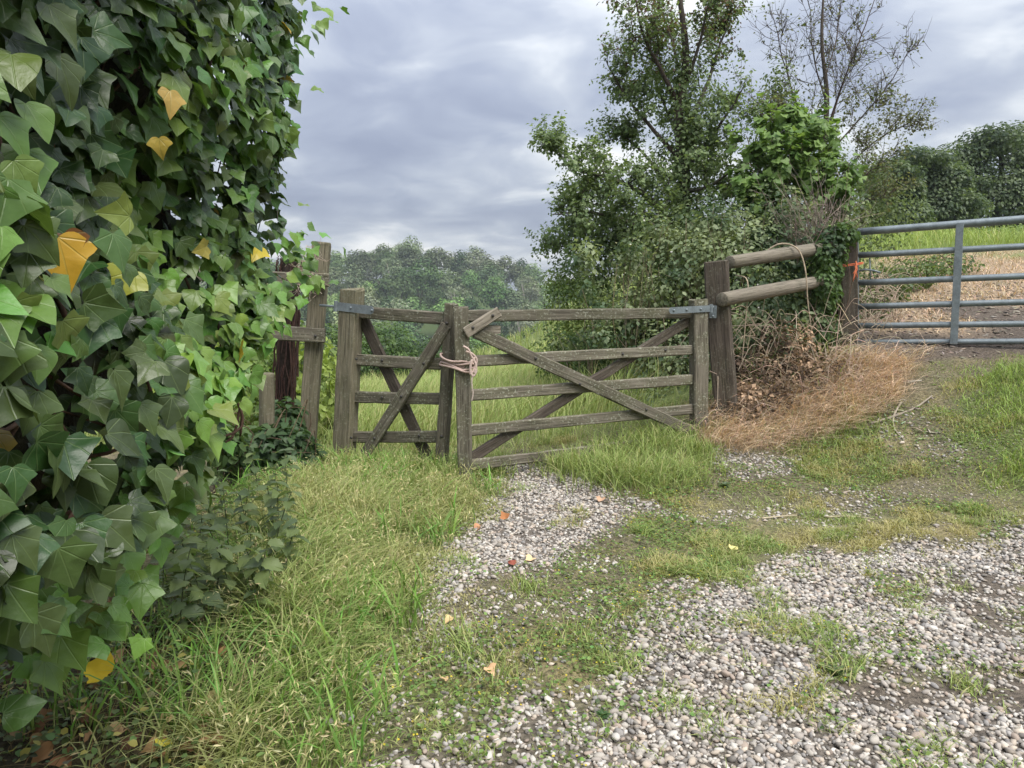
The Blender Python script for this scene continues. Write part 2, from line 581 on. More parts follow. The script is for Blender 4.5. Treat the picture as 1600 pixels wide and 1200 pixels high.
def turf_density(x, y):
    """short turf and weeds: where the gravel is not, plus scattered tufts within it"""
    g = np.maximum.reduce([zone(x, y, G_A, .12, 21, .12), zone(x, y, G_B, .20, 22, .14), .8 * zone(x, y, G_C, .15, 23)])
    patch = smooth(.40, .58, fbm(x * 1.9 + 3, y * 1.9 + 7, 41, 4))
    t = (1 - g) * (.50 + .50 * patch)
    tuft = smooth(.575, .68, fbm(x * 3.3 + 11, y * 3.3, 43, 3)) * (.5 + .5 * smooth(0.5, 2.2, x))
    return np.clip(np.maximum(t, tuft * .8), 0, 1)


# ------------------------------------------------------------------ the ground sheet
def build_ground():
    def axis(fine0, fine1, step, far):
        a = list(np.arange(fine0, fine1 + 1e-6, step))
        s, v = step, fine1
        while v < far:
            s *= 1.16; v += s; a.append(v)
        s, v = step, fine0
        b = []
        while v > -far:
            s *= 1.16; v -= s; b.append(v)
        return np.array(b[::-1] + a)
    xs, ys = axis(-2.2, 4.6, .055, 430), axis(1.6, 8.0, .055, 430)
    X, Y = np.meshgrid(xs, ys)
    Zt = tz(X, Y)
    r = np.hypot(X, Y)
    g = gravel_density(X, Y)
    Zt = Zt + (fbm(X * 6, Y * 6, 51, 3) - .5) * .03 * smooth(.5, 2, r) * (r < 30)
    nx, ny = len(xs), len(ys)
    V = np.c_[X.ravel(), Y.ravel(), Zt.ravel()]
    idx = np.arange(nx * ny).reshape(ny, nx)
    Q = np.c_[idx[:-1, :-1].ravel(), idx[:-1, 1:].ravel(), idx[1:, 1:].ravel(), idx[1:, :-1].ravel()]
    x, y = X.ravel(), Y.ravel()
    soil = np.array([.13, .105, .08])
    C = np.tile(soil, (len(V), 1))
    def lay(mask, c):
        nonlocal C
        m = np.clip(mask, 0, 1).reshape(-1, 1)
        C = C * (1 - m) + np.array(c) * m
    lay(turf_density(x, y) * .8, (.17, .165, .075))
    lay(turf_density(x, y) * .6 * smooth(.5, .68, fbm(x * 5, y * 5, 44, 3)), (.30, .24, .13))
    lay(gravel_density(x, y) * .55, (.17, .15, .13))
    lay(zone(x, y, Z_VERGE, .1, 3), (.13, .14, .055))
    lay(zone(x, y, Z_LITTER, .2, 4) * .8, (.065, .046, .028))
    lay(smooth(6.0, 7.0, y) * (x < 2.6), (.17, .21, .07))
    lay(smooth(7.2, 8.0, y) * (x >= 2.6), (.16, .21, .06))
    lay(zone(x, y, Z_STRAW, .15, 5), (.34, .25, .165))
    lay(zone(x, y, Z_BANK, .15, 5) * .8, (.09, .12, .03))
    lay(zone(x, y, Z_MUD, .2, 7), (.125, .10, .08))
    lay(zone(x, y, Z_STRAW2, .3, 8, .3) * smooth(.35, .5, fbm(x * 1.2, y * 1.2, 9)), (.36, .27, .185))
    lay(smooth(45, 70, r.ravel()), (.06, .09, .025))
    me = mesh_np('ground', V, Q, M_GROUND, C)
    o = link('ground', me)
    tag(o, kind='structure')


build_ground()

# ------------------------------------------------------------------ timber pieces
def board_mesh(L, w, t, mat, seg=10, bev=.008, warp=.004, ragged=0.0, taper=1.0):
    """sawn board along local X: bevelled, slightly bowed and uneven"""
    cs = [(-w / 2 + bev, -t / 2), (w / 2 - bev, -t / 2), (w / 2, -t / 2 + bev), (w / 2, t / 2 - bev),
          (w / 2 - bev, t / 2), (-w / 2 + bev, t / 2), (-w / 2, t / 2 - bev), (-w / 2, -t / 2 + bev)]
    xs = np.r_[0, .006, np.linspace(.03, max(L - .03, .031), seg), L - .006, L]
    bow = RNG.normal(0, warp, 2)
    V = []
    for i, x in enumerate(xs):
        s = 1.0 if 0 < i < len(xs) - 1 else .93
        s *= 1 + (taper - 1) * x / L
        k = math.sin(math.pi * x / L)
        for (y, z) in cs:
            e = RNG.normal(0, .0014, 2)
            dx = RNG.uniform(-1, .2) * ragged if i >= len(xs) - 2 else 0
            V.append((x + dx, y * s + bow[0] * k + e[0], z * s + bow[1] * k * .5 + e[1]))
    T = []
    n = len(xs)
    for i in range(n - 1):
        for j in range(8):
            a, b = i * 8 + j, i * 8 + (j + 1) % 8
            T += [(a, b, b + 8), (a, b + 8, a + 8)]
    for j in range(1, 7):
        T.append((0, j + 1, j))
        o = (n - 1) * 8
        T.append((o, o + j, o + j + 1))
    T = [(a, c, b) for a, b, c in T]
    return mesh_np('board', V, T, mat, smooth_shade=False)


def frame_matrix(p0, X, Zref):
    X = Vector(X).normalized()
    Z = Vector(Zref)
    Z = (Z - Z.dot(X) * X).normalized()
    Y = Z.cross(X)
    M = Matrix((X, Y, Z)).transposed().to_4x4()
    M.translation = Vector(p0)
    return M


def board(name, parent, p0, p1, w, t, normal, mat, **kw):
    p0, p1 = np.asarray(p0, float), np.asarray(p1, float)
    L = float(np.linalg.norm(p1 - p0))
    return link(name, board_mesh(L, w, t, mat, **kw), parent, frame_matrix(p0, p1 - p0, normal))


def log_mesh(L, r, mat, sides=14, seg=10, knots=.03):
    """round pole along local X"""
    xs = np.r_[0, .004, np.linspace(.03, L - .03, seg), L - .004, L]
    V = []
    ph = RNG.uniform(0, 6, 3)
    for i, x in enumerate(xs):
        s = .9 if i in (0, len(xs) - 1) else 1.0
        for j in range(sides):
            a = j * 2 * math.pi / sides
            rr = r * s * (1 + knots * math.sin(2 * a + ph[0] + x * 3) + knots * .6 * math.sin(5 * x + ph[1]) + RNG.normal(0, .008))
            V.append((x, rr * math.cos(a), rr * math.sin(a)))
    T = []
    for i in range(len(xs) - 1):
        for j in range(sides):
            a, b = i * sides + j, i * sides + (j + 1) % sides
            T += [(a, b + sides, b), (a, a + sides, b + sides)]
    for j in range(1, sides - 1):
        T.append((0, j, j + 1))
        o = (len(xs) - 1) * sides
        T.append((o, o + j + 1, o + j))
    T = [(a, c, b) for a, b, c in T]
    return mesh_np('pole', V, T, mat)


def dome_mesh(r, h, mat, sides=10):
    V, T = [], []
    rings = [(r, 0), (r, h * .4), (r * .75, h * .8), (r * .3, h)]
    for rr, z in rings:
        for j in range(sides):
            a = j * 2 * math.pi / sides
            V.append((rr * math.cos(a), rr * math.sin(a), z))
    for i in range(len(rings) - 1):
        for j in range(sides):
            a, b = i * sides + j, i * sides + (j + 1) % sides
            T += [(a, b, b + sides), (a, b + sides, a + sides)]
    o = (len(rings) - 1) * sides
    for j in range(1, sides - 1):
        T.append((o, o + j, o + j + 1))
    return mesh_np('bolt', V, T, mat)


BOLT = dome_mesh(.011, .008, M_IRON)
BOLT_GALV = dome_mesh(.010, .008, M_GALV)


def bolt(parent, p, normal, me=None):
    n = Vector(normal).normalized()
    M = n.to_track_quat('Z', 'Y').to_matrix().to_4x4()
    M.translation = Vector(p)
    return link('bolt', me or BOLT, parent, M)


def strap_mesh(L, w, t, mat, knuckle=True):
    """flat iron strap along local X with a rounded far end and an eye rolled at x = 0"""
    out = [(0, -w / 2), (L - w * .5, -w / 2)]
    for k in range(1, 6):
        a = -math.pi / 2 + k * math.pi / 6
        out.append((L - w * .5 + math.cos(a) * w * .5, math.sin(a) * w * .5))
    out += [(L - w * .5, w / 2), (0, w / 2)]
    n = len(out)
    V = [(x, y, 0) for x, y in out] + [(x, y, t) for x, y in out]
    T = []
    for j in range(1, n - 1):
        T += [(0, j + 1, j), (n, n + j, n + j + 1)]
    for j in range(n):
        k = (j + 1) % n
        T += [(j, k, k + n), (j, k + n, j + n)]
    if knuckle:
        v, tt, _ = tube([(-.006, -w * .62, 0), (-.006, w * .62, 0)], .016, sides=10)
        T += [tuple(int(i) + len(V) for i in f) for f in tt]
        V += [tuple(p) for p in v]
    return mesh_np('strap', V, T, mat, smooth_shade=False)


# ------------------------------------------------------------------ the small gate
GL = P(536, 725, 5.82)                    # hanging end, on the ground
GM = P(706, 735, 5.46)                    # meeting stiles
GR = P(1092, 662, 6.12)                   # hinge end of the wide gate
nS = unit(np.array([(GM - GL)[1], -(GM - GL)[0], 0]))
if nS[1] > 0: nS = -nS
GW0 = P(727, 752, 5.33)
nW = unit(np.array([(GR - GW0)[1], -(GR - GW0)[0], 0]))
if nW[1] > 0: nW = -nW


def S(px, py, off=0.0):
    return on_plane(px, py, GL, GM, off)


def Wp(px, py, off=0.0):
    return on_plane(px, py, GW0, GR, off)


def pxw(n, D):
    return n * D / F


def build_small_gate():
    g = empty('small_gate', (GL[0], GL[1], tz1(*GL[:2])), 'narrow weathered wooden gate leaf with crossed braces, hung on the leaning fence post', 'gate')
    hs = board('hanging_stile', g, S(537, 735), S(551, 449), .150, .120, nS, M_WOOD_GREEN, ragged=.035, seg=14)
    ms = board('meeting_stile', g, S(689, 738), S(705.5, 474), .074, .085, nS, M_WOOD, seg=14)
    rails = [((562, 488), (702, 498), 19), ((556, 561.5), (700, 569), 18.5), ((552, 620), (698, 623), 18.5), ((549, 683), (694, 682), 18.5), ((546, 737), (690, 729), 17)]
    for (a, b, h) in rails:
        pale = M_WOOD
        board('rail', g, S(a[0], a[1], -.005), S(b[0], b[1], -.005), pxw(h, 5.65), .034, nS, pale)
    fb = board('front_brace', g, S(563, 722, .032), S(699, 508, .032), pxw(19, 5.6), .034, nS, M_WOOD)
    bb = board('back_brace', g, S(566, 494, -.042), S(672, 722, -.042), pxw(19, 5.7), .034, nS, M_WOOD_DARK)
    for (x, y) in ((662, 568), (627, 619.5), (585, 685)):
        bolt(g, S(x, y, .052), nS)
    for (x, y) in ((597, 563), (655, 681), (597, 621)):
        bolt(g, S(x, y, .014), nS)
    for (x, y) in ((549, 684), (557, 561)):
        bolt(g, S(x, y, .0625), nS)
    for (x, y) in ((690, 682), (698, 505)):
        bolt(g, S(x, y, .045), nS)
    X = S(592, 486) - S(523, 478)
    st = link('hinge_strap', strap_mesh(pxw(68, 5.75), pxw(13, 5.75), .006, M_GALV), g, frame_matrix(S(526, 478.5, .062), X, nS))
    for (x, y) in ((548, 481), (581, 485)):
        bolt(st, S(x, y, .069), nS, BOLT_GALV)
    X = S(541, 722) - S(503, 717)
    st = link('hinge_strap', strap_mesh(pxw(38, 5.8), pxw(13, 5.8), .006, M_GALV), g, frame_matrix(S(504, 718, .062), X, nS))
    bolt(st, S(529, 721, .069), nS, BOLT_GALV)
    # hooks that carry the straps, driven into the leaning post
    for (x0, y0, x1, y1) in ((526, 479, 500, 477), (504, 718, 486, 716)):
        v, t, c = tube([S(x0, y0, .062) + (0, 0, -.02), S(x0, y0, .062) + (0, 0, -.0), S(x1, y1, .03)], .009, sides=8)
        link('hinge_pin', mesh_np('pin', v, t, M_GALV), g)


def build_wide_gate():
    g = empty('wide_gate', (GR[0], GR[1], tz1(*GR[:2])), 'wide weathered five-rail wooden field gate with crossed braces and a pale repair board', 'gate')
    nrot = unit(nW + .45 * unit(GW0 - GR))
    board('meeting_stile', g, Wp(727.5, 757), Wp(720, 479), .100, .095, nrot, M_WOOD, seg=14)
    board('hanging_stile', g, Wp(1092, 672), Wp(1091, 467), .135, .085, nW, M_WOOD, seg=12, ragged=.012)
    rails = [((722, 494), (1088, 488.5), 17, 20), ((724, 565), (1092, 546), 16.5, 16), ((724, 618), (1092, 592), 17, 16.5), ((726, 673), (1092, 638), 17, 17), ((728, 727), (1092, 681), 16, 16)]
    for (a, b, h, _) in rails:
        board('rail', g, Wp(a[0], a[1], -.004), Wp(b[0], b[1], -.004), pxw(h, 5.75), .034, nW, M_WOOD, seg=16, warp=.007)
    board('front_brace', g, Wp(742, 518, .032), Wp(1083, 676, .032), pxw(18.5, 5.7), .034, nW, M_WOOD, seg=16)
    board('back_brace', g, Wp(736, 716, -.042), Wp(1080, 499, -.042), pxw(16, 5.75), .034, nW, M_WOOD_DARK, seg=16)
    board('repair_board', g, Wp(727, 521, .070), Wp(780, 487, .066), pxw(17, 5.4), .026, nW, M_WOOD_PALE, seg=6)
    board('backing_block', g, Wp(742, 516, .0185), Wp(782, 515, .0185), pxw(13, 5.4), .010, nW, M_WOOD_PALE, seg=4)
    for (x, y) in ((739, 512), (770, 493)):
        bolt(g, Wp(x, y, .082), nW)
    for (x, y) in ((837, 560), (906, 600), (1010, 640)):
        bolt(g, Wp(x, y, .050), nW)
    for (x, y) in ((1040, 547), (973, 553), (1076, 680)):
        bolt(g, Wp(x, y, .014), nW)
    a, b = Wp(1110, 482, .048), Wp(1045, 485.5, .048)
    st = link('hinge_strap', strap_mesh(float(np.linalg.norm(b - a)), pxw(10, 6.05), .006, M_GALV), g, frame_matrix(a, b - a, nW))
    for (x, y) in ((1053, 485), (1073, 484), (1095, 483)):
        bolt(st, Wp(x, y, .055), nW, BOLT_GALV)


build_small_gate()
build_wide_gate()


def single_post(name, label, p0, p1, w, t, normal, mat, **kw):
    """a free-standing timber: the post thing with its shaft"""
    L = float(np.linalg.norm(np.asarray(p1) - np.asarray(p0)))
    o = link(name, board_mesh(L, w, t, mat, **kw), None, frame_matrix(p0, np.asarray(p1) - np.asarray(p0), normal))
    return tag(o, label, 'post')


FWD = np.array([0, -1.0, 0])
# gate post on the right with the hinge plate
hp = single_post('gate_post', 'thick dark square gate post carrying the wide wooden gate', P(1136, 640, 6.28), P(1119, 407, 6.28), .185, .17, unit(np.array([-.35, -1, 0])), M_WOOD_DARK, seg=14, bev=.014, ragged=.01)
pl = P(1114, 488, 6.165)
link('hinge_plate', board_mesh(.10, .055, .006, M_GALV, bev=.001, warp=0, seg=3), hp, frame_matrix(P(1114, 497, 6.168), (0, 0, 1), unit(np.array([-.35, -1, 0]))))
for dy in (480, 494):
    bolt(hp, P(1114, dy, 6.158), FWD, BOLT_GALV)

# fence between that post and the metal gate: two round rails
fr = empty('pole_fence', P(1200, 600, 6.8), 'two stacked round wooden poles spanning the brambles between dark posts', 'fence')
for (a, b, r) in (((1140, 410, 6.42), (1302, 385, 7.46), .056), ((1128, 468, 6.12), (1302, 436, 7.44), .058)):
    p0, p1 = P(*a), P(*b)
    link('rail', log_mesh(float(np.linalg.norm(p1 - p0)), r, M_POLE), fr, frame_matrix(p0, p1 - p0, (0, 0, 1)))

MG0 = P(1339, 540, 7.50)
single_post('gate_post', 'dark ivy-hugged timber post at the latch end of the metal gate', P(1322, 585, 7.50), P(1321, 358, 7.50), .165, .15, FWD, M_WOOD_DARK, seg=12, bev=.012)

# fence on the left: a leaning post and two plank rails
lf = empty('plank_fence', P(478, 716, 5.95), 'tall leaning fence post with two grey plank rails reaching into the ivy', 'fence')
nl = FWD
board('post', lf, P(478, 735, 5.95), P(503, 378, 5.95), .128, .085, nl, M_WOOD_GREEN, seg=14, bev=.006)
board('rail', lf, P(240, 508, 5.86), P(508, 524.5, 5.86), .110, .040, nl, M_WOOD, seg=14)
board('rail', lf, P(300, 428, 5.86), P(514, 437.5, 5.86), .100, .040, nl, M_WOOD, seg=14)
for (x, y) in ((493, 525), (420, 520), (502, 437)):
    bolt(lf, P(x, y, 5.838), nl)

o = link('stake', log_mesh(float(np.linalg.norm(P(417, 583, 5.5) - P(417, 735, 5.5))), .054, M_WOOD_GREEN, knots=.015), None,
         frame_matrix(P(417, 735, 5.5), P(417, 583, 5.5) - P(417, 735, 5.5), (0, -1, 0)))
tag(o, 'short round wooden stake standing among bramble leaves below the plank rail', 'stake')


# ------------------------------------------------------------------ galvanised field gate
def build_metal_gate():
    A, B = P(1339, 540, 7.50), P(1600, 533, 6.87)
    d = B - A; d[2] = 0; d = unit(d)
    g = empty('metal_gate', (A[0], A[1], tz1(A[0], A[1])), 'galvanised tubular steel field gate with six bars across the muddy track', 'gate')
    n = np.array([d[1], -d[0], 0])
    if n[1] > 0: n = -n
    E = A + d * 3.3
    def M(px, py, off=0.0):
        return on_plane(px, py, A, B, off)
    def bar(z_at_left, z_at_1600, r, name='bar'):
        p, q = M(1339, z_at_left), M(1600, z_at_1600)
        u = (q - p) / np.linalg.norm((q - p)[:2])
        v, t, c = tube([p + u * s for s in np.linspace(0, 3.3, 12)], r, sides=12)
        link(name, mesh_np('bar', v, t, M_GALV), g)
    for (y0, y1, r) in ((362.5, 342.5, .035), (399, 385, .029), (442, 431.5, .029), (479, 472, .028), (509, 506, .028), (535, 533.5, .027)):
        bar(y0, y1, r)
    dl = np.linalg.norm
    board('end_stile', g, M(1337.5, 541), M(1337.5, 357), .050, .050, n, M_GALV, bev=.003, warp=0)
    for s, nm in ((None, 'brace'), (1.75, 'brace'), (2.7, 'brace'), (3.3, 'end_stile')):
        if s is None:
            a, b = M(1490, 538, .034), M(1500, 349, .034)
        else:
            a = A + d * s; b = a.copy()
            a = a + (0, 0, -.03); b = b + (0, 0, 1.12)
        board(nm, g, a, b, .062, .012, n, M_GALV, bev=.002, warp=0)
    # latch: bent rod between the second and third bars
    v, t, c = tube([M(1340, 424), M(1352, 421), M(1366, 423), M(1376, 426)], .010, sides=8)
    link('latch', mesh_np('latch', v, t, M_GALV), g)
    v, t, c = tube([M(1359, 403), M(1360, 440)], .007, sides=8)
    link('latch_rod', mesh_np('rod', v, t, M_GALV), g)


build_metal_gate()


# ------------------------------------------------------------------ rope and twine
def build_rope():
    o_p = []
    c0 = (S(706, 565) + Wp(722, 565)) / 2
    ax = unit(Wp(728, 565) - S(697, 562))
    fwd = np.array([-ax[1], ax[0], 0]); fwd = fwd if fwd[1] < 0 else -fwd
    for k in range(5):
        pts = []
        for a in np.linspace(0, 2 * math.pi, 26, endpoint=True):
            rx, ry = .128 + .010 * math.sin(k * 2.1), .088 + .010 * math.cos(k * 1.7)
            e = .75
            cx = math.copysign(abs(math.cos(a)) ** e, math.cos(a)) * rx
            cy = math.copysign(abs(math.sin(a)) ** e, math.sin(a)) * ry
            pts.append(c0 + ax * (cx + .012) + fwd * cy + np.array([0, 0, -.014 * k + .025 - .17 * cx + .008 * math.sin(3 * a + k)]))
        o_p.append(tube(catmull(pts, 2), .0078, sides=7, col=(.50, .37, .32), rough=.06))
    f = c0 + fwd * .105
    def q(px, py, off=.12):
        return Wp(px, py, off)
    o_p.append(tube(catmull([q(724, 541), q(732, 546), q(736, 556), q(742, 566), q(744, 580), q(738, 588), q(735, 574), q(738, 562), q(744, 572), q(741, 584)], 5), .0085, sides=7, col=(.52, .40, .35), rough=.06))
    o_p.append(tube(catmull([q(728, 549), q(738, 553), q(745, 563), q(740, 578), q(735, 585), q(736, 568), q(742, 558)], 5), .0080, sides=7, col=(.50, .38, .33), rough=.06))
    o_p.append(tube(catmull([q(738, 585), q(737, 600), q(739, 615), q(737, 627)], 5), .0065, .005, sides=6, col=(.46, .38, .33), rough=.06))
    V, T, C = cat_parts(o_p)
    o = link('rope', mesh_np('rope', V, T, M_ROPE, C))
    tag(o, 'pale pink rope wound and knotted around the two meeting gate stiles', 'rope')
    tw = []
    c = P(1329, 415, 7.42)
    for k in range(2):
        pts = [c + np.array([math.cos(a) * .16 - .02, math.sin(a) * .10 + .06, .02 * math.cos(a) + k * .012]) for a in np.linspace(0, 2 * math.pi, 18)]
        tw.append(tube(pts, .005, sides=5, col=(.62, .16, .075)))
    for k in range(7):
        a = P(1337, 408 + k, 7.36)
        tw.append(tube(catmull([a, a + (RNG.normal(0, .015), -.02, -.04), a + (RNG.normal(-.01, .02), -.02, -.10 - .03 * (k % 3))], 4), .005, .004, sides=5, col=(.66, .20, .10)))
    V, T, C = cat_parts(tw)
    o = link('twine', mesh_np('twine', V, T, M_ROPE, C))
    tag(o, 'orange baler twine tying the metal gate to its dark post', 'twine')


build_rope()


# ------------------------------------------------------------------ ivy hedge on the left
def sym(right, k):
    """right half of a leaf outline, smoothed and mirrored"""
    r = catmull(np.array(right, float), k)
    l = r[1:-1][::-1] * (-1, 1)
    return np.vstack([r, l])


IVY_HALF = [
    [(0, .0), (.12, -.06), (.33, -.13), (.40, .05), (.60, .20), (.45, .38), (.33, .53), (.17, .76), (0, 1.0)],      # five lobes
    [(0, .0), (.12, -.07), (.29, -.07), (.43, .05), (.60, .28), (.41, .40), (.28, .56), (.14, .78), (0, 1.0)],      # three shallow lobes
    [(0, .01), (.13, -.06), (.30, -.06), (.46, .05), (.52, .23), (.47, .42), (.35, .62), (.17, .82), (0, 1.0)],      # heart-shaped
]
IVY_SHAPES = [sym(h, 1) for h in IVY_HALF]
IVY_FINE = [sym(h, 2) for h in IVY_HALF]


def leaf_shape(outline, rings=1, cup=.20, droop=.22, wave=.05, seed=0):
    rg = np.random.default_rng(seed)
    o = np.array(outline, float)
    n = len(o)
    c = np.array([0, .34])
    P2 = [c] + [c + (p - c) * k for k in ([1.0] if rings == 1 else [.52, 1.0]) for p in o]
    P2 = np.array(P2)
    sk = rg.uniform(-.12, .12, 2)                      # no two leaves quite symmetric
    P2[:, 0] = P2[:, 0] * (1 + sk[0] * np.sign(P2[:, 0])) + sk[1] * P2[:, 1] ** 2
    z = cup * np.abs(P2[:, 0]) ** 1.2 - droop * np.maximum(P2[:, 1] - .25, 0) ** 1.7
    an = np.arctan2(P2[:, 0], P2[:, 1] - .34)
    ph = rg.uniform(0, 6.28, 3)
    z += wave * 1.6 * np.linalg.norm(P2 - c, axis=1) ** 1.5 * 2 * (np.sin(3 * an + ph[0]) + .7 * np.sin(5 * an + ph[1]))
    V = np.c_[P2, z]
    T = [(0, 1 + j, 1 + (j + 1) % n) for j in range(n)]
    if rings == 2:
        for j in range(n):
            a, b = 1 + j, 1 + (j + 1) % n
            T += [(a, a + n, b + n), (a, b + n, b)]
    T = [(a, c_, b) for a, b, c_ in T]
    T = np.array(T)[:, ::-1]
    return V, T, P2


IVY_LO = [leaf_shape(s, 1, seed=i) for i, s in enumerate(IVY_SHAPES)] + [leaf_shape(s, 1, cup=-.12, droop=.30, seed=i + 7) for i, s in enumerate(IVY_SHAPES)]
IVY_HI = [leaf_shape(s, 2, cup=k, droop=d, wave=.02, seed=i + 20) for i, (s, k, d) in enumerate(
    [(IVY_FINE[0], .22, .20), (IVY_FINE[1], .30, .25), (IVY_FINE[2], .22, .20), (IVY_FINE[0], -.14, .25), (IVY_FINE[1], .10, .40), (IVY_FINE[2], -.12, .30)])]
HEDGE_BACK = -2.3


def ivy_front(y, z):
    """x of the ivy's face at distance y and height z"""
    x = -.70 - .105 * (y - 1.1) + (fbm(y * 1.9 + 2, z * 1.9, 61, 3) - .5) * .62
    low = smooth(1.02, .68, z + (fbm(y * 2.2, z * 0 + 4, 62, 2) - .5) * .25)
    x = x - .62 * low - .10 * smooth(2.5, 3.3, z)
    return np.minimum(x, -.60 - .09 * y)


def ivy_end(z):
    return 2.0 + 1.10 * smooth(.98, 1.42, z) + .16 * smooth(1.75, 2.6, z) - .12 * smooth(1.1, .6, z) + (fbm(z * 2.4, z * 0, 63, 2) - .5) * .25


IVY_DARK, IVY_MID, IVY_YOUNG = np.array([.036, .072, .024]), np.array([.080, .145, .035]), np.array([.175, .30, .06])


def build_ivy():
    hedge = empty('ivy_hedge', (-1.3, 1.6, 0), 'tall mass of glossy dark green ivy leaves overhanging the grass verge', 'ivy')
    # closed dark hull added behind the leaves; its colour gives the gaps their shade
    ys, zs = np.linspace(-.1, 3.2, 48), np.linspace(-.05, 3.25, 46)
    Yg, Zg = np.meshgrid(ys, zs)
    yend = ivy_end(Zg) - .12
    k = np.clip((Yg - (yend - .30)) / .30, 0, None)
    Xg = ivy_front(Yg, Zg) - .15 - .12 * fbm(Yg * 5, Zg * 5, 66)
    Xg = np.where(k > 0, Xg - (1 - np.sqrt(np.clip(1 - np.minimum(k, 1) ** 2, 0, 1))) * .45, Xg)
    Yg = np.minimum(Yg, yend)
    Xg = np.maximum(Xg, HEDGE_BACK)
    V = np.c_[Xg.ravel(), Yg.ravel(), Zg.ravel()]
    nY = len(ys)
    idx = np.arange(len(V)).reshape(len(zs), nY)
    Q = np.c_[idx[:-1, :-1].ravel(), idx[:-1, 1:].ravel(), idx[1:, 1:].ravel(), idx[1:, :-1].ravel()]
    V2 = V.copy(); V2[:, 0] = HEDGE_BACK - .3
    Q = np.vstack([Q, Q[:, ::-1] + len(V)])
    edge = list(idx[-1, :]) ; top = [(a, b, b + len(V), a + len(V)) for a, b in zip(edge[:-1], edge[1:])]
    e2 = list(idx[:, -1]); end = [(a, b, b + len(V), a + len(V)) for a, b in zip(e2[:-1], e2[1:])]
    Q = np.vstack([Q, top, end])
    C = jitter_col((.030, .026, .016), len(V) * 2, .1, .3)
    link('dark_hull', mesh_np('core', np.vstack([V, V2]), Q, M_CORE, C), hedge)
    # leaves over the face and round the far end
    n1, n2 = 9600, 3000
    y = RNG.uniform(.25, 3.35, n1) ; z = RNG.uniform(.66, 3.3, n1)
    keep = (y < ivy_end(z) + RNG.uniform(-.15, .06, n1)) & (RNG.random(n1) < .30 + .7 * np.maximum(smooth(.36, .52, fbm(y * 3.2 + 7, z * 3.2, 65, 2)), smooth(1.7, 2.0, y)))
    keep &= z > 1.43 - .52 * y
    y, z = y[keep], z[keep]
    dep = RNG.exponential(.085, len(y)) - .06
    pos = np.c_[ivy_front(y, z) - dep, y, z]
    nrm = np.tile(np.array([1, -.35, .12]), (len(y), 1))
    zz = RNG.uniform(.70, 3.2, n2)
    ang = RNG.uniform(0, 1.25, n2)
    ye = ivy_end(zz)
    xe = ivy_front(ye - .25, zz)
    p2 = np.c_[xe - .28 + .28 * np.cos(ang) - np.maximum(ang - .9, 0) * 1.4, ye - .22 + .28 * np.sin(ang) - RNG.exponential(.05, n2), zz]
    nr2 = np.c_[np.cos(ang), np.sin(ang) * .6 - .2, np.full(n2, .1)]
    pos, nrm, dep = np.vstack([pos, p2]), np.vstack([nrm, nr2]), np.r_[dep, RNG.exponential(.05, n2)]
    # loose sprays hanging at the sky edge
    sp = []
    for (px, py, D, m) in ((478, 12, 3.1, 7), (492, 28, 3.1, 5), (462, 70, 3.1, 7), (450, 120, 3.1, 8), (462, 395, 3.2, 16), (470, 415, 3.2, 18), (448, 372, 3.2, 12), (455, 440, 3.2, 14),
                           (60, 940, 1.36, 22), (110, 950, 1.42, 18), (150, 930, 1.5, 12), (215, 915, 1.75, 7), (35, 930, 1.25, 18), (280, 790, 2.05, 10), (310, 720, 2.1, 10)):
        c = P(px, py, D)
        for k in range(m):
            sp.append(c + RNG.normal(0, 1, 3) * (.05, .07, .06))
    sp = np.array(sp)
    pos = np.vstack([pos, sp]); nrm = np.vstack([nrm, np.tile((.8, -.5, .3), (len(sp), 1))]); dep = np.r_[dep, np.full(len(sp), -.06)]
    n = len(pos)
    X, Y, Z = leaf_frames(nrm, .45, .42, 1.1)
    size = RNG.uniform(.042, .080, n) * (1 - .18 * smooth(2.2, 3.2, pos[:, 1]))
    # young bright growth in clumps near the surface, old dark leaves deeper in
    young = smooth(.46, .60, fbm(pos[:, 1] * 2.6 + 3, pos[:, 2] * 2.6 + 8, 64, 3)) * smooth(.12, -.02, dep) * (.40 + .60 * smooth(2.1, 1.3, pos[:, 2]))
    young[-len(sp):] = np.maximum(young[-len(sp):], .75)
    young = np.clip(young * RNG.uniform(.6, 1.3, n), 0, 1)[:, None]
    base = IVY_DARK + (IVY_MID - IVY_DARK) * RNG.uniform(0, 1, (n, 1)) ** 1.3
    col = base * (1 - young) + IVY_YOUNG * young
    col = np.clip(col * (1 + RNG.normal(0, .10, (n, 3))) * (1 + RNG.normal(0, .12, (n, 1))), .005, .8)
    odd = RNG.random(n)
    col[odd > .9925] = (.50, .33, .04)
    col[(odd > .985) & (odd < .9885)] = (.17, .09, .04)
    shp = RNG.choice(6, n, p=[.21, .29, .10, .14, .20, .06])
    # the leaves that show largest are parts of their own
    d = np.linalg.norm(pos - (0, 0, CAM_H), axis=1)
    px = 800 + F * pos[:, 0] / np.maximum(pos[:, 1], .1)
    score = size / d * np.where(px > -20, 1, .01) * smooth(.14, .0, dep)
    near = np.argsort(-score)[:292]
    pal = {}
    rest = np.ones(n, bool); rest[near] = False
    def leaf_mesh(s, c, key):
        if (s, key) not in pal:
            V, T, uv = IVY_HI[s]
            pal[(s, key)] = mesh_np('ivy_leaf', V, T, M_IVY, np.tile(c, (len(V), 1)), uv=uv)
        return pal[(s, key)]
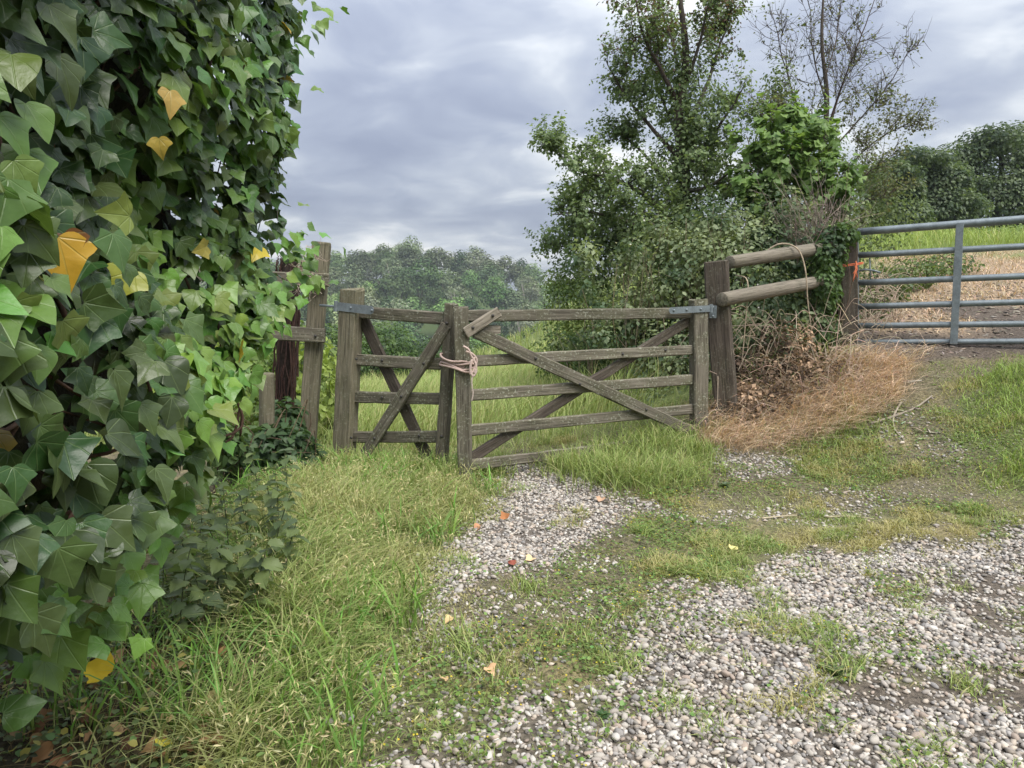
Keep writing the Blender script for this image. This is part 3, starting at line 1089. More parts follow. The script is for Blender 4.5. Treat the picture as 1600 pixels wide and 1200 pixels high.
    for i in near:
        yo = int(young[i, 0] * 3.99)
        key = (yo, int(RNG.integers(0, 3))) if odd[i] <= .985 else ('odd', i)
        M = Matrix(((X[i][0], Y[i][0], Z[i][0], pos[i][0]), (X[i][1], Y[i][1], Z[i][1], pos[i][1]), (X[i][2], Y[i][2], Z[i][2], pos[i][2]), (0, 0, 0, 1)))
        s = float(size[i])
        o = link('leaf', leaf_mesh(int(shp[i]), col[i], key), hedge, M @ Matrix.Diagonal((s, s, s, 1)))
    parts, uvs = [], []
    for s in range(6):
        m = rest & (shp == s)
        Vp, Tp, uv = IVY_LO[s]
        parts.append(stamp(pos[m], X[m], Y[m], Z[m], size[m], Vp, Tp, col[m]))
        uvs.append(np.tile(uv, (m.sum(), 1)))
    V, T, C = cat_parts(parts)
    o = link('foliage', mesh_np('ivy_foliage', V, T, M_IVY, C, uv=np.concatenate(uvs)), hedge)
    tag(o, kind='stuff')
    # a few ageing leaves that catch the eye
    for (px_, py_, D, s, sz, c) in ((38, 372, 1.16, 1, .085, (.55, .32, .03)), (72, 366, 1.18, 1, .06, (.19, .085, .035)), (265, 142, 1.75, 4, .062, (.50, .33, .09)), (208, 424, 1.50, 1, .072, (.33, .34, .05)),
                                   (405, 386, 2.72, 4, .075, (.62, .47, .03)), (324, 385, 2.05, 0, .05, (.40, .33, .08)), (202, 338, 1.5, 1, .07, (.22, .27, .06)), (248, 216, 1.68, 4, .045, (.5, .36, .08))):
        p = P(px_, py_, D)
        p[0] = max(p[0], float(ivy_front(np.array([p[1]]), np.array([p[2]]))[0]) + .03)
        A, B, Cc = leaf_frames(np.array([[.75, -.75, .1]]), .3, .4, 1.0)
        M = Matrix(((A[0][0], B[0][0], Cc[0][0], p[0]), (A[0][1], B[0][1], Cc[0][1], p[1]), (A[0][2], B[0][2], Cc[0][2], p[2]), (0, 0, 0, 1)))
        Vp, Tp, uv = IVY_HI[s]
        o = link('leaf', mesh_np('ivy_leaf_old', Vp, Tp, M_IVY, np.tile(c, (len(Vp), 1)), uv=uv), hedge, M @ Matrix.Diagonal((sz, sz, sz, 1)))
        o['label'] = 'yellowing ivy leaf'
    # stems
    for k in range(26):
        y0, z0 = RNG.uniform(.8, 2.6), RNG.uniform(.4, 2.2)
        pts = []
        for s in range(6):
            yy, zz_ = y0 + s * RNG.uniform(-.02, .09), z0 + s * RNG.uniform(.05, .13)
            pts.append((float(ivy_front(np.array([yy]), np.array([zz_]))[0]) - RNG.uniform(.03, .12), yy, zz_))
        v, t, c = tube(catmull(pts, 4), .006, .002, sides=6, col=(.10, .06, .042))
        link('stem', mesh_np('stem', v, t, M_BARK, c), hedge)


build_ivy()


# ------------------------------------------------------------------ grass
def blades(x, y, h, w, lean, col0, col1, z0=None, az=None, rng=RNG, sink=.01, short=False):
    """grass blades: 7-point ribbons bending over; col0 at the foot, col1 at the tip"""
    n = len(x)
    z = (tz(x, y) if z0 is None else z0) - sink
    az = rng.uniform(0, 2 * np.pi, n) if az is None else az
    wa = az + np.pi / 2 + rng.normal(0, .7, n)
    d = np.c_[np.cos(az), np.sin(az), np.zeros(n)]
    wv = np.c_[np.cos(wa), np.sin(wa), np.zeros(n)]
    ts = np.array([0, .55, 1.0]) if short else np.array([0, .38, .72, 1.0])
    ws = np.array([.9, .9, 0]) if short else np.array([.8, 1.0, .7, 0])
    rows, cols = [], []
    base = np.c_[x, y, z]
    for t, k in zip(ts, ws):
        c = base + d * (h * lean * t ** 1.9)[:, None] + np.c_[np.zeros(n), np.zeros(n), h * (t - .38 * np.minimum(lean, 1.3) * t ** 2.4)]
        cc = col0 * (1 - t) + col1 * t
        if k > 0:
            rows += [c - wv * (w * k / 2)[:, None], c + wv * (w * k / 2)[:, None]]
            cols += [cc, cc]
        else:
            rows.append(c); cols.append(cc)
    V = np.stack(rows, 1).reshape(-1, 3)
    C = np.stack(cols, 1).reshape(-1, 3)
    t0 = np.array([(0, 1, 3), (0, 3, 2), (2, 3, 4)]) if short else np.array([(0, 1, 3), (0, 3, 2), (2, 3, 5), (2, 5, 4), (4, 5, 6)])
    T = (t0[None] + (np.arange(n) * (5 if short else 7))[:, None, None]).reshape(-1, 3)
    return V, T, C


def pick(n, x0, x1, y0, y1, dens, rng=RNG):
    x, y = rng.uniform(x0, x1, n), rng.uniform(y0, y1, n)
    k = rng.random(n) < dens(x, y)
    return x[k], y[k]


GREEN_A, GREEN_B, STRAW = np.array([.150, .215, .060]), np.array([.27, .335, .110]), np.array([.54, .47, .25])


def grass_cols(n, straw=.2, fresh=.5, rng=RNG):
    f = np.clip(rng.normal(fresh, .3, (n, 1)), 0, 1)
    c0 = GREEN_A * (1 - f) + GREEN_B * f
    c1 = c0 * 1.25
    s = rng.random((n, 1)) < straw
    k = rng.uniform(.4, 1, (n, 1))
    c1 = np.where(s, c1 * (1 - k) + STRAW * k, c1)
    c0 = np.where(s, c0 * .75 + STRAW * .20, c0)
    j = 1 + rng.normal(0, .1, (n, 1))
    return np.clip(c0 * j, .01, .8), np.clip(c1 * j, .01, .8)


def build_grass():
    parts = []
    # 1 the long-grass verge on the left
    x, y = pick(88000, -2.6, .2, 1.3, 6.4, lambda x, y: zone(x, y, Z_VERGE, .10, 71, .14) * (.25 + .75 * smooth(.30, .52, fbm(x * 3, y * 3, 72, 3))) * (1 - .90 * zone(x, y, Z_LITTER, .2, 4)) * np.where(x < ivy_front(y, y * 0 + .3) + .1, .35, 1))
    n = len(x)
    edge = smooth(0, .55, poly_sd(x, y, Z_VERGE))
    h = (.06 + .22 * edge * (.45 + .95 * fbm(x * 1.7, y * 1.7, 73)) * (1 - .5 * smooth(4.6, 5.6, y))) * RNG.uniform(.45, 1.2, n)
    c0, c1 = grass_cols(n, .26, .55 + .0 * x[0])
    pale = smooth(.40, .66, fbm(x * 2.4 + 2, y * 2.4, 74, 3))[:, None] * .45
    c0, c1 = c0 * (1 - pale) + np.array([.36, .36, .15]) * pale, c1 * (1 - pale) + np.array([.48, .45, .22]) * pale
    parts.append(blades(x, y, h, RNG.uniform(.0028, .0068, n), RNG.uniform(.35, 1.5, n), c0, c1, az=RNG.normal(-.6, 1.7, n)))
    # flowering stalks that carry pale spikelets
    x, y = pick(3400, -2.2, .1, 1.5, 6.2, lambda x, y: zone(x, y, Z_VERGE, .10, 71, .10) * (1 - .9 * zone(x, y, Z_LITTER, .2, 4)))
    n = len(x)
    h = RNG.uniform(.16, .36, n) * (.5 + .5 * smooth(0, .5, poly_sd(x, y, Z_VERGE))) * (1 - .35 * smooth(4.6, 5.6, y))
    c = np.tile((.40, .37, .18), (n, 1)) * RNG.uniform(.7, 1.2, (n, 1))
    az, ln = RNG.normal(-.3, 1.3, n), RNG.uniform(.3, 1.1, n)
    parts.append(blades(x, y, h, np.full(n, .0024), ln, c * .7, c, az=az))
    for k in range(4):
        t = .70 + .10 * k
        tip = np.c_[x + np.cos(az) * h * ln * t ** 1.9, y + np.sin(az) * h * ln * t ** 1.9, tz(x, y) + h * (t - .38 * np.minimum(ln, 1.3) * t ** 2.4)]
        X, Y, Z = leaf_frames(np.c_[np.cos(az), np.sin(az), np.full(n, .2)], .2, .6, .5)
        parts.append(stamp(tip, X, Y, Z, RNG.uniform(.014, .030, n), LEAF4 * (.30, 1, 1), LEAF4_T, jitter_col((.50, .46, .25), n, .05, .18)))
    # broad fresh blades
    x, y = pick(6500, -1.8, .1, 1.5, 5.9, lambda x, y: zone(x, y, Z_VERGE, .10, 71, .10) * smooth(.50, .66, fbm(x * 2.2 + 9, y * 2.2, 75, 3)))
    n = len(x)
    c0 = jitter_col((.15, .26, .06), n, .08, .15)
    parts.append(blades(x, y, RNG.uniform(.10, .27, n), RNG.uniform(.006, .011, n), RNG.uniform(.2, 1.0, n), c0, c0 * 1.3))
    # 2 short turf and weeds between the stones
    x, y = pick(330000, -1.2, 4.6, 1.6, 6.8, lambda x, y: turf_density(x, y) * (1 - zone(x, y, Z_STRAW, .15, 5)) * (1 - zone(x, y, Z_VERGE, .1, 71)) * np.where(y > 6.3, .6, 1) * .95)
    n = len(x)
    tall = smooth(.55, .75, fbm(x * 2.7, y * 2.7, 76, 3))
    h = (.020 + .050 * tall) * RNG.uniform(.6, 1.5, n)
    c0, c1 = grass_cols(n, .26, .42)
    yel = smooth(.46, .66, fbm(x * 3.7 + 4, y * 3.7, 77, 3))[:, None] * .7
    c0 = c0 * (1 - yel) + np.array([.40, .34, .16]) * yel
    c1 = c1 * (1 - yel) + np.array([.50, .42, .21]) * yel
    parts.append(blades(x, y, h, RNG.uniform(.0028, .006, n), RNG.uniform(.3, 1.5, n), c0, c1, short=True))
    # 3 tall tufts at the foot of the gates
    for (px, py, m, hh, sp) in ((760, 742, 420, .24, .14), (775, 725, 300, .2, .10), (930, 745, 700, .30, .22), (990, 752, 900, .30, .25), (1050, 745, 600, .26, .2), (880, 735, 400, .26, .15), (1130, 740, 130, .13, .07),
                               (1020, 700, 700, .32, .25), (700, 752, 500, .28, .18), (640, 745, 600, .30, .25), (560, 735, 500, .28, .2), (1085, 712, 240, .22, .12), (955, 715, 500, .3, .25),
                               (820, 765, 120, .08, .08), (1180, 790, 240, .08, .18), (1060, 890, 200, .09, .13), (900, 1000, 220, .10, .16), (820, 920, 120, .10, .10), (980, 1052, 60, .07, .05), (700, 1010, 180, .13, .14), (760, 1040, 200, .12, .16),
                               (1510, 1075, 130, .07, .06), (1300, 1055, 90, .05, .04), (740, 1180, 80, .06, .06), (1340, 680, 500, .14, .22), (1290, 700, 300, .12, .18)):
        g = ground_px(px, py)
        x, y = g[0] + RNG.normal(0, sp * .6, m), g[1] + RNG.normal(0, sp * .6, m)
        c0, c1 = grass_cols(m, .22, .6)
        parts.append(blades(x, y, hh * .8 * RNG.uniform(.4, 1.2, m), RNG.uniform(.003, .006, m), RNG.uniform(.2, 1.2, m), c0, c1))
    # little tufts dotted over the open gravel, thicker towards the right
    for k in range(150):
        x0, y0 = RNG.uniform(-.4, 2.9), RNG.uniform(1.95, 4.2)
        if RNG.random() > .25 + .3 * x0 or poly_sd(np.array([x0]), np.array([y0]), G_B)[0] < .05:
            continue
        m, sp = int(RNG.integers(25, 80)), RNG.uniform(.02, .06)
        c0, c1 = grass_cols(m, .25, RNG.uniform(.2, .7))
        parts.append(blades(x0 + RNG.normal(0, sp, m), y0 + RNG.normal(0, sp, m), RNG.uniform(.02, .07, m), RNG.uniform(.0025, .005, m), RNG.uniform(.4, 1.5, m), c0, c1, short=True))
    # 4 lush bank on the right
    x, y = pick(26000, 2.6, 6.4, 3.3, 6.8, lambda x, y: zone(x, y, Z_BANK, .2, 78, .25) * .9)
    n = len(x)
    h = (.06 + .20 * smooth(-.1, .5, poly_sd(x, y, Z_BANK)) * smooth(.3, .6, fbm(x * 1.5, y * 1.5, 79))) * RNG.uniform(.6, 1.3, n)
    c0, c1 = grass_cols(n, .08, .6)
    parts.append(blades(x, y, h, RNG.uniform(.003, .007, n), RNG.uniform(.2, 1.1, n), c0 * (1.02, 1.08, .9), c1 * (1.02, 1.08, .9)))
    V, T, C = cat_parts(parts)
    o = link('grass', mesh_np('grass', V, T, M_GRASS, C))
    tag(o, 'green and straw-tipped grass growing on the verge and between the stones', 'grass', kind='stuff')

    parts = []
    # 5 field beyond the wooden gates
    x, y = pick(52000, -5.5, 3.0, 6.0, 17.0, lambda x, y: np.clip(7.0 / y, 0, 1) ** 1.1 * (np.abs(x - .1 * y * 0) < y * .62 + .3) * np.where((x > 1.2) & (y < 7.6), .15, 1))
    n = len(x)
    h = RNG.uniform(.22, .55, n) * (.65 + .6 * fbm(x * .9, y * .9, 81)) * smooth(5.7, 7.0, y)
    c0, c1 = grass_cols(n, .35, .75)
    parts.append(blades(x, y, h + .06, RNG.uniform(.004, .008, n) * (y / 7) ** .6, RNG.uniform(.2, .95, n), c0, c1, az=RNG.normal(.2, 1.2, n), short=True))
    x, y = pick(24000, -18, 6, 16.0, 32.0, lambda x, y: np.clip(18 / y, 0, 1))
    n = len(x)
    c0, c1 = grass_cols(n, .35, .8)
    parts.append(blades(x, y, RNG.uniform(.3, .6, n), RNG.uniform(.012, .025, n), RNG.uniform(.2, .9, n), c0, c1, short=True))
    # 6 meadow behind the metal gate
    x, y = pick(46000, 2.6, 17, 8.5, 27, lambda x, y: np.clip(11 / y, 0, 1) * (1 - zone(x, y, Z_STRAW2, .3, 8, .3)) * (1 - zone(x, y, Z_MUD, .2, 7)) * (x > y * .32))
    n = len(x)
    c0, c1 = grass_cols(n, .14, .7)
    parts.append(blades(x, y, RNG.uniform(.18, .50, n), RNG.uniform(.006, .013, n) * (y / 12) ** .5, RNG.uniform(.2, .9, n), c0 * (1.05, 1.05, .95), c1 * (1.05, 1.05, .95), short=True))
    V, T, C = cat_parts(parts)
    o = link('meadow', mesh_np('meadow', V, T, M_GRASS, C))
    tag(o, 'tall light green meadow grass in the fields behind the gates', 'grass', kind='stuff')

    # 7 dead, straw-coloured grass
    parts = []
    x, y = pick(30000, 1.2, 4.3, 5.4, 7.6, lambda x, y: zone(x, y, Z_STRAW, .16, 5, .15))
    n = len(x)
    c = jitter_col((.66, .50, .36), n, .05, .22)
    parts.append(blades(x, y, RNG.uniform(.06, .30, n), RNG.uniform(.003, .0055, n), RNG.uniform(.5, 1.9, n), c * .8, c * 1.1, az=RNG.normal(-1.2, 1.1, n)))
    x, y = pick(20000, 3.2, 10.6, 7.4, 14, lambda x, y: zone(x, y, Z_STRAW2, .3, 8, .3) * smooth(.33, .5, fbm(x * 1.2, y * 1.2, 9)))
    n = len(x)
    c = jitter_col((.55, .41, .28), n, .05, .25)
    parts.append(blades(x, y, RNG.uniform(.03, .13, n), RNG.uniform(.006, .012, n), RNG.uniform(.6, 2.0, n), c * .8, c * 1.1, short=True))
    x, y = pick(9000, -2.2, .2, 1.4, 4.2, lambda x, y: .5 * zone(x, y, Z_LITTER, .2, 4))
    n = len(x)
    c = jitter_col((.24, .175, .085), n, .06, .25)
    parts.append(blades(x, y, RNG.uniform(.03, .14, n), RNG.uniform(.002, .004, n), RNG.uniform(.6, 2.0, n), c * .7, c))
    x, y = pick(30000, -.6, 4.2, 1.6, 6.0, lambda x, y: turf_density(x, y) * .35 * smooth(.45, .7, fbm(x * 3.1, y * 3.1 + 2, 83, 3)))
    n = len(x)
    c = jitter_col((.36, .29, .14), n, .06, .2)
    parts.append(blades(x, y, RNG.uniform(.015, .06, n), RNG.uniform(.002, .004, n), RNG.uniform(.5, 2.0, n), c * .8, c, short=True))
    V, T, C = cat_parts(parts)
    o = link('dry_grass', mesh_np('dry_grass', V, T, M_DRY, C))
    tag(o, 'dead straw-brown grass matted below the brambles and along the track', 'dry grass', kind='stuff')


build_grass()


# ------------------------------------------------------------------ low creeping weeds with yellow flowers
def build_weeds():
    x, y = pick(95000, -.6, 4.5, 1.8, 6.4, lambda x, y: turf_density(x, y) * smooth(.40, .56, fbm(x * 2.1 + 1, y * 2.1, 91, 3)) * (1 - zone(x, y, Z_VERGE, .1, 71)))
    n = len(x)
    pos = np.c_[x, y, tz(x, y) + RNG.uniform(.004, .035, n)]
    X, Y, Z = leaf_frames(np.tile((0, 0, 1.0), (n, 1)), .6, .45, .0)
    fl = RNG.random(n) < .055
    col = np.where(fl[:, None], np.array([.62, .50, .05]), jitter_col((.16, .23, .065), n, .1, .28))
    pos[fl, 2] += .012
    V, T, C = stamp(pos, X, Y, Z, np.where(fl, .010, RNG.uniform(.010, .024, n)), LEAF4 * (1.2, 1, 1), LEAF4_T, col)
    o = link('creeping_weed', mesh_np('creeping_weed', V, T, M_LEAF, C))
    tag(o, 'low creeping green weeds dotted with tiny yellow flowers on the track', 'weeds', kind='stuff')


build_weeds()


def build_litter():
    # small round-leaved herbs in the shade of the hedge
    x, y = pick(15000, -2.3, .1, 1.4, 4.4, lambda x, y: np.maximum(.8 * zone(x, y, Z_LITTER, .25, 4, .2) * smooth(.38, .58, fbm(x * 4, y * 4, 93, 3)), .6 * (x < -.75 - .12 * y)))
    n = len(x)
    pos = np.c_[x, y, tz(x, y) + RNG.uniform(.01, .11, n)]
    X, Y, Z = leaf_frames(np.tile((0, 0, 1.0), (n, 1)), .6, .5, .0)
    col = np.where((RNG.random(n) < .12)[:, None], np.array([.42, .38, .10]), jitter_col((.12, .17, .06), n, .1, .25))
    V, T, C = stamp(pos, X, Y, Z, RNG.uniform(.014, .034, n), LEAF6 * (1.25, 1, 1), LEAF6_T, col)
    o = link('ground_herb', mesh_np('ground_herb', V, T, M_LEAF, C))
    tag(o, 'small round-leaved herbs creeping through the litter below the ivy', 'herbs', kind='stuff')
    # fine grit lying in the turf
    x, y = pick(26000, -.7, 4.0, 1.7, 6.2, lambda x, y: .75 * (1 - zone(x, y, Z_VERGE, .1, 71)) * (1 - zone(x, y, Z_STRAW, .15, 5)) * smooth(.35, .6, fbm(x * 4 + 2, y * 4, 95, 3)))
    n = len(x)
    oc = np.array([(1, 0, 0), (-1, 0, 0), (0, .7, 0), (0, -.7, 0), (0, 0, .6), (0, 0, -.6)])
    ot = np.array([(0, 2, 4), (2, 1, 4), (1, 3, 4), (3, 0, 4), (2, 0, 5), (1, 2, 5), (3, 1, 5), (0, 3, 5)])
    a = RNG.uniform(0, 6.28, n)
    X = np.c_[np.cos(a), np.sin(a), np.zeros(n)]; Z = np.tile((0, 0, 1.0), (n, 1)); Y = np.cross(Z, X)
    V, T, C = stamp(np.c_[x, y, tz(x, y) + (fbm(x * 6, y * 6, 51, 3) - .5) * .03 + .002], X, Y, Z, RNG.uniform(.003, .008, n), oc, ot, jitter_col((.34, .30, .25), n, .04, .35))
    o = link('grit', mesh_np('grit', V, T, M_PEBBLE, C))
    tag(o, 'fine stone grit scattered through the turf of the track', 'grit', kind='stuff')
    # chips of wood and stone trodden into the mud at the metal gate
    x, y = pick(5200, 2.8, 8.0, 5.9, 10.0, lambda x, y: zone(x, y, Z_MUD, .25, 7, .25))
    n = len(x)
    V0, T0 = pebble_shape(3, 2, 5)
    a = RNG.uniform(0, 6.28, n)
    X = np.c_[np.cos(a), np.sin(a), RNG.normal(0, .15, n)]
    Z = unit(np.array([0, 0, 1.0]) + RNG.normal(0, .2, (n, 3)))
    X = unit(X - (X * Z).sum(1, keepdims=True) * Z); Y = np.cross(Z, X)
    pos = np.c_[x, y, tz(x, y) + .004]
    sz = RNG.uniform(.008, .03, n)
    c = jitter_col((.26, .22, .18), n, .05, .35)
    V, T, C = stamp(pos, X, Y, Z, np.c_[sz * 1.4, sz * .6, sz * .5], V0, T0, c)
    o = link('mud_debris', mesh_np('mud_debris', V, T, M_PEBBLE, C))
    tag(o, 'chips of wood and stone trodden into the mud at the metal gate', 'debris', kind='stuff')


# ------------------------------------------------------------------ gravel
def pebble_shape(seed, nr=3, ns=7):
    rg = np.random.default_rng(seed)
    V, T = [], []
    V.append((0, 0, 1))
    for i in range(1, nr + 1):
        a = math.pi * i / (nr + 1)
        for j in range(ns):
            b = 2 * math.pi * (j + .5 * (i % 2)) / ns
            V.append((math.sin(a) * math.cos(b), math.sin(a) * math.sin(b), math.cos(a)))
    V.append((0, 0, -1))
    for j in range(ns):
        T.append((0, 1 + j, 1 + (j + 1) % ns))
    for i in range(nr - 1):
        for j in range(ns):
            a, b = 1 + i * ns + j, 1 + i * ns + (j + 1) % ns
            T += [(a, a + ns, b + ns), (a, b + ns, b)]
    o = 1 + (nr - 1) * ns
    for j in range(ns):
        T.append((len(V) - 1, o + (j + 1) % ns, o + j))
    V = np.array(V)
    V = V * (1 + rg.normal(0, .10, (len(V), 1)))
    V = V * np.array([1.08, rg.uniform(.52, .85), rg.uniform(.34, .55)])
    return V, np.array(T)


def build_gravel():
    shapes = [pebble_shape(s) for s in range(8)]
    coarse = [pebble_shape(s, 2, 5) for s in range(8)]
    bed = None
    pos_l = []
    # finer spacing close to the camera, same stones throughout
    x1, y1 = pick(66000, -.9, 4.2, 1.6, 4.0, lambda x, y: gravel_density(x, y) * (1 - .8 * smooth(.2, 1.3, x - y * .70)))
    x2, y2 = pick(42000, -.8, 3.8, 4.0, 6.4, lambda x, y: gravel_density(x, y))
    x, y = np.r_[x1, x2], np.r_[y1, y2]
    n = len(x)
    size = np.clip(RNG.lognormal(math.log(.0082), .32, n), .004, .018)
    z = tz(x, y) + size * RNG.uniform(.0, .55, n) + (fbm(x * 6, y * 6, 51, 3) - .5) * .03
    pos = np.c_[x, y, z]
    Z = unit(np.array([0, 0, 1.0]) + RNG.normal(0, .28, (n, 3)))
    a = RNG.uniform(0, 2 * np.pi, n)
    X = np.c_[np.cos(a), np.sin(a), np.zeros(n)]
    X = unit(X - (X * Z).sum(1, keepdims=True) * Z)
    Y = np.cross(Z, X)
    pal = np.array([(.41, .37, .325), (.34, .30, .265), (.27, .25, .235), (.42, .355, .29), (.20, .18, .16), (.50, .465, .42), (.35, .28, .23)])
    pi = RNG.choice(len(pal), n, p=[.24, .2, .16, .12, .1, .1, .08])
    pal = pal * (.98, .99, .99)
    col = np.clip(pal[pi] * (1 + RNG.normal(0, .16, (n, 1))), .05, .75)
    shp = RNG.choice(8, n)
    d = np.hypot(x, y)
    vis = (np.abs(x) < y * .64) & (y > 1.95)
    near = np.argsort(np.where(vis, -size / d, 0))[:300]
    rest = np.ones(n, bool); rest[near] = False
    parts = [stamp(pos[m], X[m], Y[m], Z[m], size[m] * 1.25, *coarse[s], col[m]) for s in range(8) for m in [rest & (shp == s)]]
    V, T, C = cat_parts(parts)
    bed = link('gravel', mesh_np('gravel', V, T, M_PEBBLE, C))
    tag(bed, 'pale grey and buff rounded gravel stones covering the track', 'gravel', kind='stuff')
    meshes = {}
    for i in near:
        k = (int(shp[i]), int(pi[i]))
        if k not in meshes:
            v, t = shapes[k[0]]
            meshes[k] = mesh_np('pebble', v, t, M_PEBBLE, np.tile(pal[k[1]], (len(v), 1)))
        s = float(size[i]) * 1.25
        M = Matrix(((X[i][0], Y[i][0], Z[i][0], pos[i][0]), (X[i][1], Y[i][1], Z[i][1], pos[i][1]), (X[i][2], Y[i][2], Z[i][2], pos[i][2]), (0, 0, 0, 1)))
        link('pebble', meshes[k], bed, M @ Matrix.Diagonal((s, s, s, 1)))


build_gravel()
build_litter()


# ------------------------------------------------------------------ trees with limbs traced at their real distance
def branch_out(limbs, rng, n_side=5.0, side_len=.55, twig_len=.22, twig_n=6, up=.35, start=.2):
    """limbs: list of (points, r0, r1). Adds side branches and twigs; returns wood tubes and leaf spots (position, direction)"""
    wood, spots = [], []
    for pts, r0, r1 in limbs:
        pts = catmull(pts, 5)
        pts = pts + np.cumsum(rng.normal(0, .010, pts.shape), 0) * np.linspace(0, 1, len(pts))[:, None]
        wood.append((pts, r0, r1, 6))
        L = np.linalg.norm(np.diff(pts, axis=0), axis=1).sum()
        for _ in range(max(2, int(L * n_side))):
            t = rng.uniform(start, 1.0)
            i = min(int(t * (len(pts) - 1)), len(pts) - 2)
            tan = unit(pts[i + 1] - pts[i])
            d = unit(tan * .7 + unit(rng.normal(0, 1, 3)) * .95 + np.array([0, 0, up]))
            l = side_len * (1.15 - .65 * t) * rng.uniform(.45, 1.25)
            q = [pts[i]]
            dd = d
            for s in range(4):
                dd = unit(dd + rng.normal(0, .22, 3) + np.array([0, 0, up * .25]))
                q.append(q[-1] + dd * l / 4)
            q = np.array(q)
            rr = max(r1, r0 * (1 - t)) * .45
            wood.append((q, max(rr, .004), .0022, 4))
            for _ in range(twig_n):
                u = rng.uniform(.25, 1)
                k = min(int(u * 4), 3)
                b = q[k] + (q[k + 1] - q[k]) * (u * 4 - k)
                e = unit(unit(q[k + 1] - q[k]) * .6 + rng.normal(0, .6, 3) + np.array([0, 0, up * .4]))
                tl = twig_len * rng.uniform(.4, 1.2)
                m = b + e * tl * .5 + rng.normal(0, .01, 3)
                tip = b + e * tl + rng.normal(0, .02, 3)
                wood.append((np.array([b, m, tip]), .0032, .0014, 3))
                for w in np.linspace(.15, 1, 7):
                    p = b + (tip - b) * w
                    spots.append(np.r_[p, e])
    return wood, np.array(spots)


def wood_mesh(wood, mat, col, name='branches'):
    V, T, C = cat_parts([tube(p, a, b, s, jitter_col(col, 1, .05, .12)[0], cap=False) for p, a, b, s in wood])
    return mesh_np(name, V, T, mat, C)


def blob_points(blobs, n, rng, shell=.35):
    """points in the outer shell of overlapping ellipsoids [(centre, radii)], with outward normals"""
    c = np.array([b[0] for b in blobs]); r = np.array([b[1] for b in blobs])
    wgt = (r[:, 0] * r[:, 2]); wgt = wgt / wgt.sum()
    k = rng.choice(len(blobs), n, p=wgt)
    u = unit(rng.normal(0, 1, (n, 3)))
    # uneven outline
    rad = 1 - rng.random(n) ** 1.5 * shell + .22 * (fbm(u[:, 0] * 2.3 + k * 3.1, u[:, 2] * 2.3 + u[:, 1] * 1.7, 97, 3) - .5) + rng.normal(0, .03, n)
    p = c[k] + u * r[k] * rad[:, None]
    nn = unit(u / r[k])
    return p, nn, k


def px_blob(px, py, D, rx, ry, rd):
    return (P(px, py, D), np.array([pxw(rx, D), rd, pxw(ry, D)]))


def leaves_on(spots, mult, size, cols, rng, proto=LEAF4, tris=LEAF4_T, spread=.03, up=.7, rnd=.6):
    """leaf blades at twig spots"""
    idx = rng.choice(len(spots), int(len(spots) * mult), replace=mult > 1)
    s = spots[idx]
    n = len(s)
    pos = s[:, :3] + rng.normal(0, spread, (n, 3))
    X, Y, Z = leaf_frames(s[:, 3:], up, rnd, .35, rng)
    col = cols(pos, n)
    return stamp(pos, X, Y, Z, rng.uniform(*size, n), proto, tris, col)


def mixcol(a, b, t):
    t = np.clip(t, 0, 1)[:, None]
    return np.asarray(a) * (1 - t) + np.asarray(b) * t


